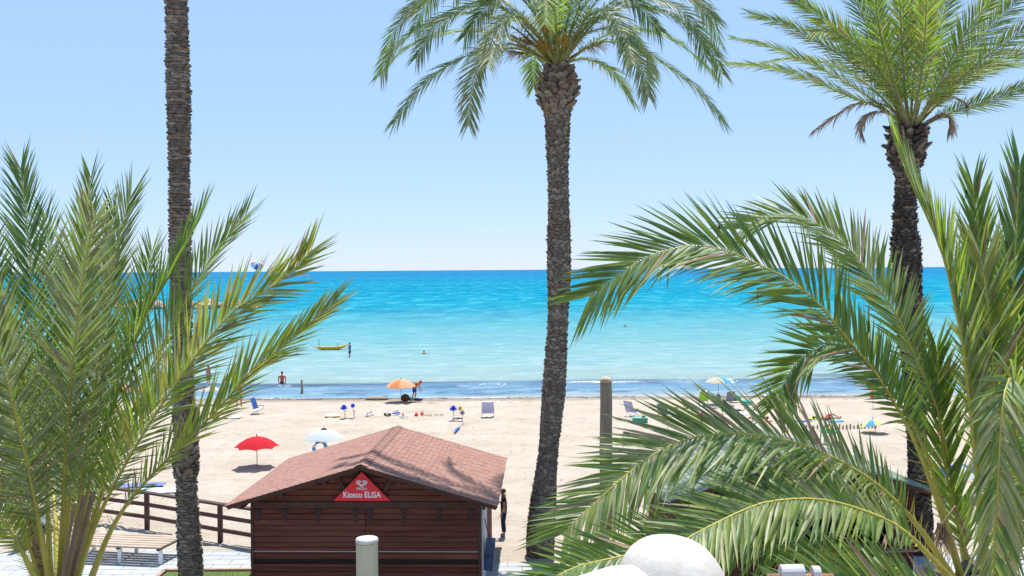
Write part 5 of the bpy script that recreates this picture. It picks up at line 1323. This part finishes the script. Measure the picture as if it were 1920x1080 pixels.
ROCK = [mat('boulder', (.36,.25,.19), .9, .3, 1.2, .6, 6), mat('boulder_pale', (.48,.38,.31), .9, .3, 1.2, .6, 6)]
for i in range(70):
    px = 200 + 290*rk.random()**.9; p = W(px, 577 + rk.uniform(-4, 3)) - o_; s = rk.uniform(.7, 1.6)
    MB().blob((p.x, p.y, rk.uniform(-.3, .9)), (s*1.3, s, s*.8), n=7, rows=5, jit=.2, rng=rk).build('boulder', rk.choice(ROCK), bk)

# ------------------------------------------------------------------ terrace in front of the camera
STUC = mat('white_plaster', (.45,.41,.36), .9, .05, 7, .2, 30, spec=.1, col2=(.59,.565,.53), detail=12)
ter = MB().box((-9,-4,5.9),(9,4.6,6.3)).build('terrace', mat('terrace_tile', (.4,.3,.25), .8, .15, 2), kind='structure')
DD = 3.9; c = P(1260, 1104, DD); wc = thing('plaster_pier', 'rounded white plastered pier top on the parapet at the bottom edge', 'pier', (c.x, c.y, 6.3))
b = MB(); prof = []; zc = c.z - 6.3
sc_ = DD / F_PX
rad_ = 103 * sc_; V = []; nn = 40; rows = 16
for i in range(rows + 1):
    ph = math.pi/2*i/rows
    for k in range(nn):
        a = 2*math.pi*k/nn; r_ = rad_*math.cos(ph)**.72; z = zc + math.sin(ph)**1.15*94*sc_*(1 - .10*math.cos(a)*math.cos(ph))
        d_ = 1 + .022*noise.noise(Vector((math.cos(a)*2, math.sin(a)*2, ph*2))); V.append((math.cos(a)*r_*d_, math.sin(a)*r_*1.25*d_, z))
F = [(i*nn+k, i*nn+(k+1)%nn, (i+1)*nn+(k+1)%nn, (i+1)*nn+k) for i in range(rows) for k in range(nn)]
b.add(V, F); b.build('domed_cap', STUC, wc, smooth=True)
MB().lathe([(rad_*1.06, 0.0), (rad_*1.06, zc)], 32).build('shaft', STUC, wc, smooth=True)
# parapet wall running up to the pier
b = MB(); V = []; F = []; n = 14; m_ = 9
e0 = P(1085, 1096, DD - .12); e1 = P(1262, 1040, DD - .12)
for i in range(n + 1):
    u = i / n; x = -9 + (e1.x + .02 + 9) * u if False else None
xs_ = [-9, -6, -3, -1, P(1000, 1080, DD-.35).x, P(1060, 1080, DD-.35).x, P(1110, 1080, DD-.35).x, P(1160, 1080, DD-.35).x, P(1200, 1080, DD-.35).x, P(1260, 1080, DD-.35).x, P(1330, 1080, DD-.35).x]
pz = [1200, 1200, 1200, 1200, 1112, 1094, 1079, 1065, 1063, 1066, 1092]
for x, py in zip(xs_, pz):
    zt_ = P(1100, py, DD - .12).z - 6.3
    for j in range(m_):
        a = math.pi*j/(m_-1); V.append((x - c.x, DD - .12 - c.y - math.cos(a)*.13, zt_ - .10 + .10*math.sin(a)))
    V += [(x - c.x, DD - .12 - c.y + .13, 0), (x - c.x, DD - .12 - c.y - .13, 0)]
k = m_ + 2
for i in range(len(xs_) - 1):
    for j in range(k): F.append((i*k+j, i*k+(j+1)%k, (i+1)*k+(j+1)%k, (i+1)*k+j))
F.append(tuple(range((len(xs_)-1)*k, len(xs_)*k)))
b.add(V, F); b.build('parapet', STUC, wc, smooth=True)
# metal post
D4 = 4.2; p = P(688, 1012, D4); mp_ = thing('metal_post', 'round galvanised post with a pale cap at the bottom edge in front of the kiosk', 'post', (p.x, p.y, 6.3)); rp_ = 20.5 * D4 / F_PX
GALV = mat('galvanised', (.36,.37,.29), .45, .15, 3, .1, 40, metal=.35, stretch=(1,1,.1))
h_ = p.z - 6.3
b = MB(); nn = 56; prof = [(rp_*(1 + .02*(k % 2)), ) for k in range(nn)]; V = []
for z in (0, h_ - .012):
    for k in range(nn): a = 2*math.pi*k/nn; r_ = rp_*(1 if k % 2 else .965); V.append((math.cos(a)*r_, math.sin(a)*r_, z))
b.add(V, [(k, (k+1) % nn, nn+(k+1) % nn, nn+k) for k in range(nn)]); b.build('tube', GALV, mp_)
MB().lathe([(rp_*1.0, h_-.010), (rp_*1.04, h_-.008), (rp_*1.04, h_+.002), (rp_*.98, h_+.007), (0, h_+.009)], 32).build('cap', mat('cap_grey', (.44,.43,.41), .7, .25, 30, .3), mp_, smooth=False)
# awning tube fittings at lower right
D5 = 4.0; rl_ = thing('railing', 'copper coloured handrail with grey sleeves at the bottom edge right of the pier', 'railing', (P(1510, 1080, D5).x, D5, 6.3)); o_ = Vector(rl_.location)
COP = mat('copper_pipe', (.42,.20,.13), .45, .2, 5, metal=.3); SLV = mat('grey_sleeve', (.50,.48,.49), .7, .08, 6)
def xp(px, py): return P(px, py, D5) - o_
MB().tube([xp(1440, 1083), xp(1562, 1083)], 7.5*D5/F_PX, 12).build('rail', COP, rl_, smooth=True)
bevel(MB().tube([xp(1463, 1076), xp(1507, 1075)], 17*D5/F_PX, 18).build('sleeve', SLV, rl_), .003); bevel(MB().tube([xp(1522, 1076), xp(1537, 1076)], 15*D5/F_PX, 18).build('sleeve', SLV, rl_), .003)
for px in (1450, 1556): a = xp(px, 1084); MB().tube([a, (a.x, a.y, 0)], .014, 8).build('post', COP, rl_)
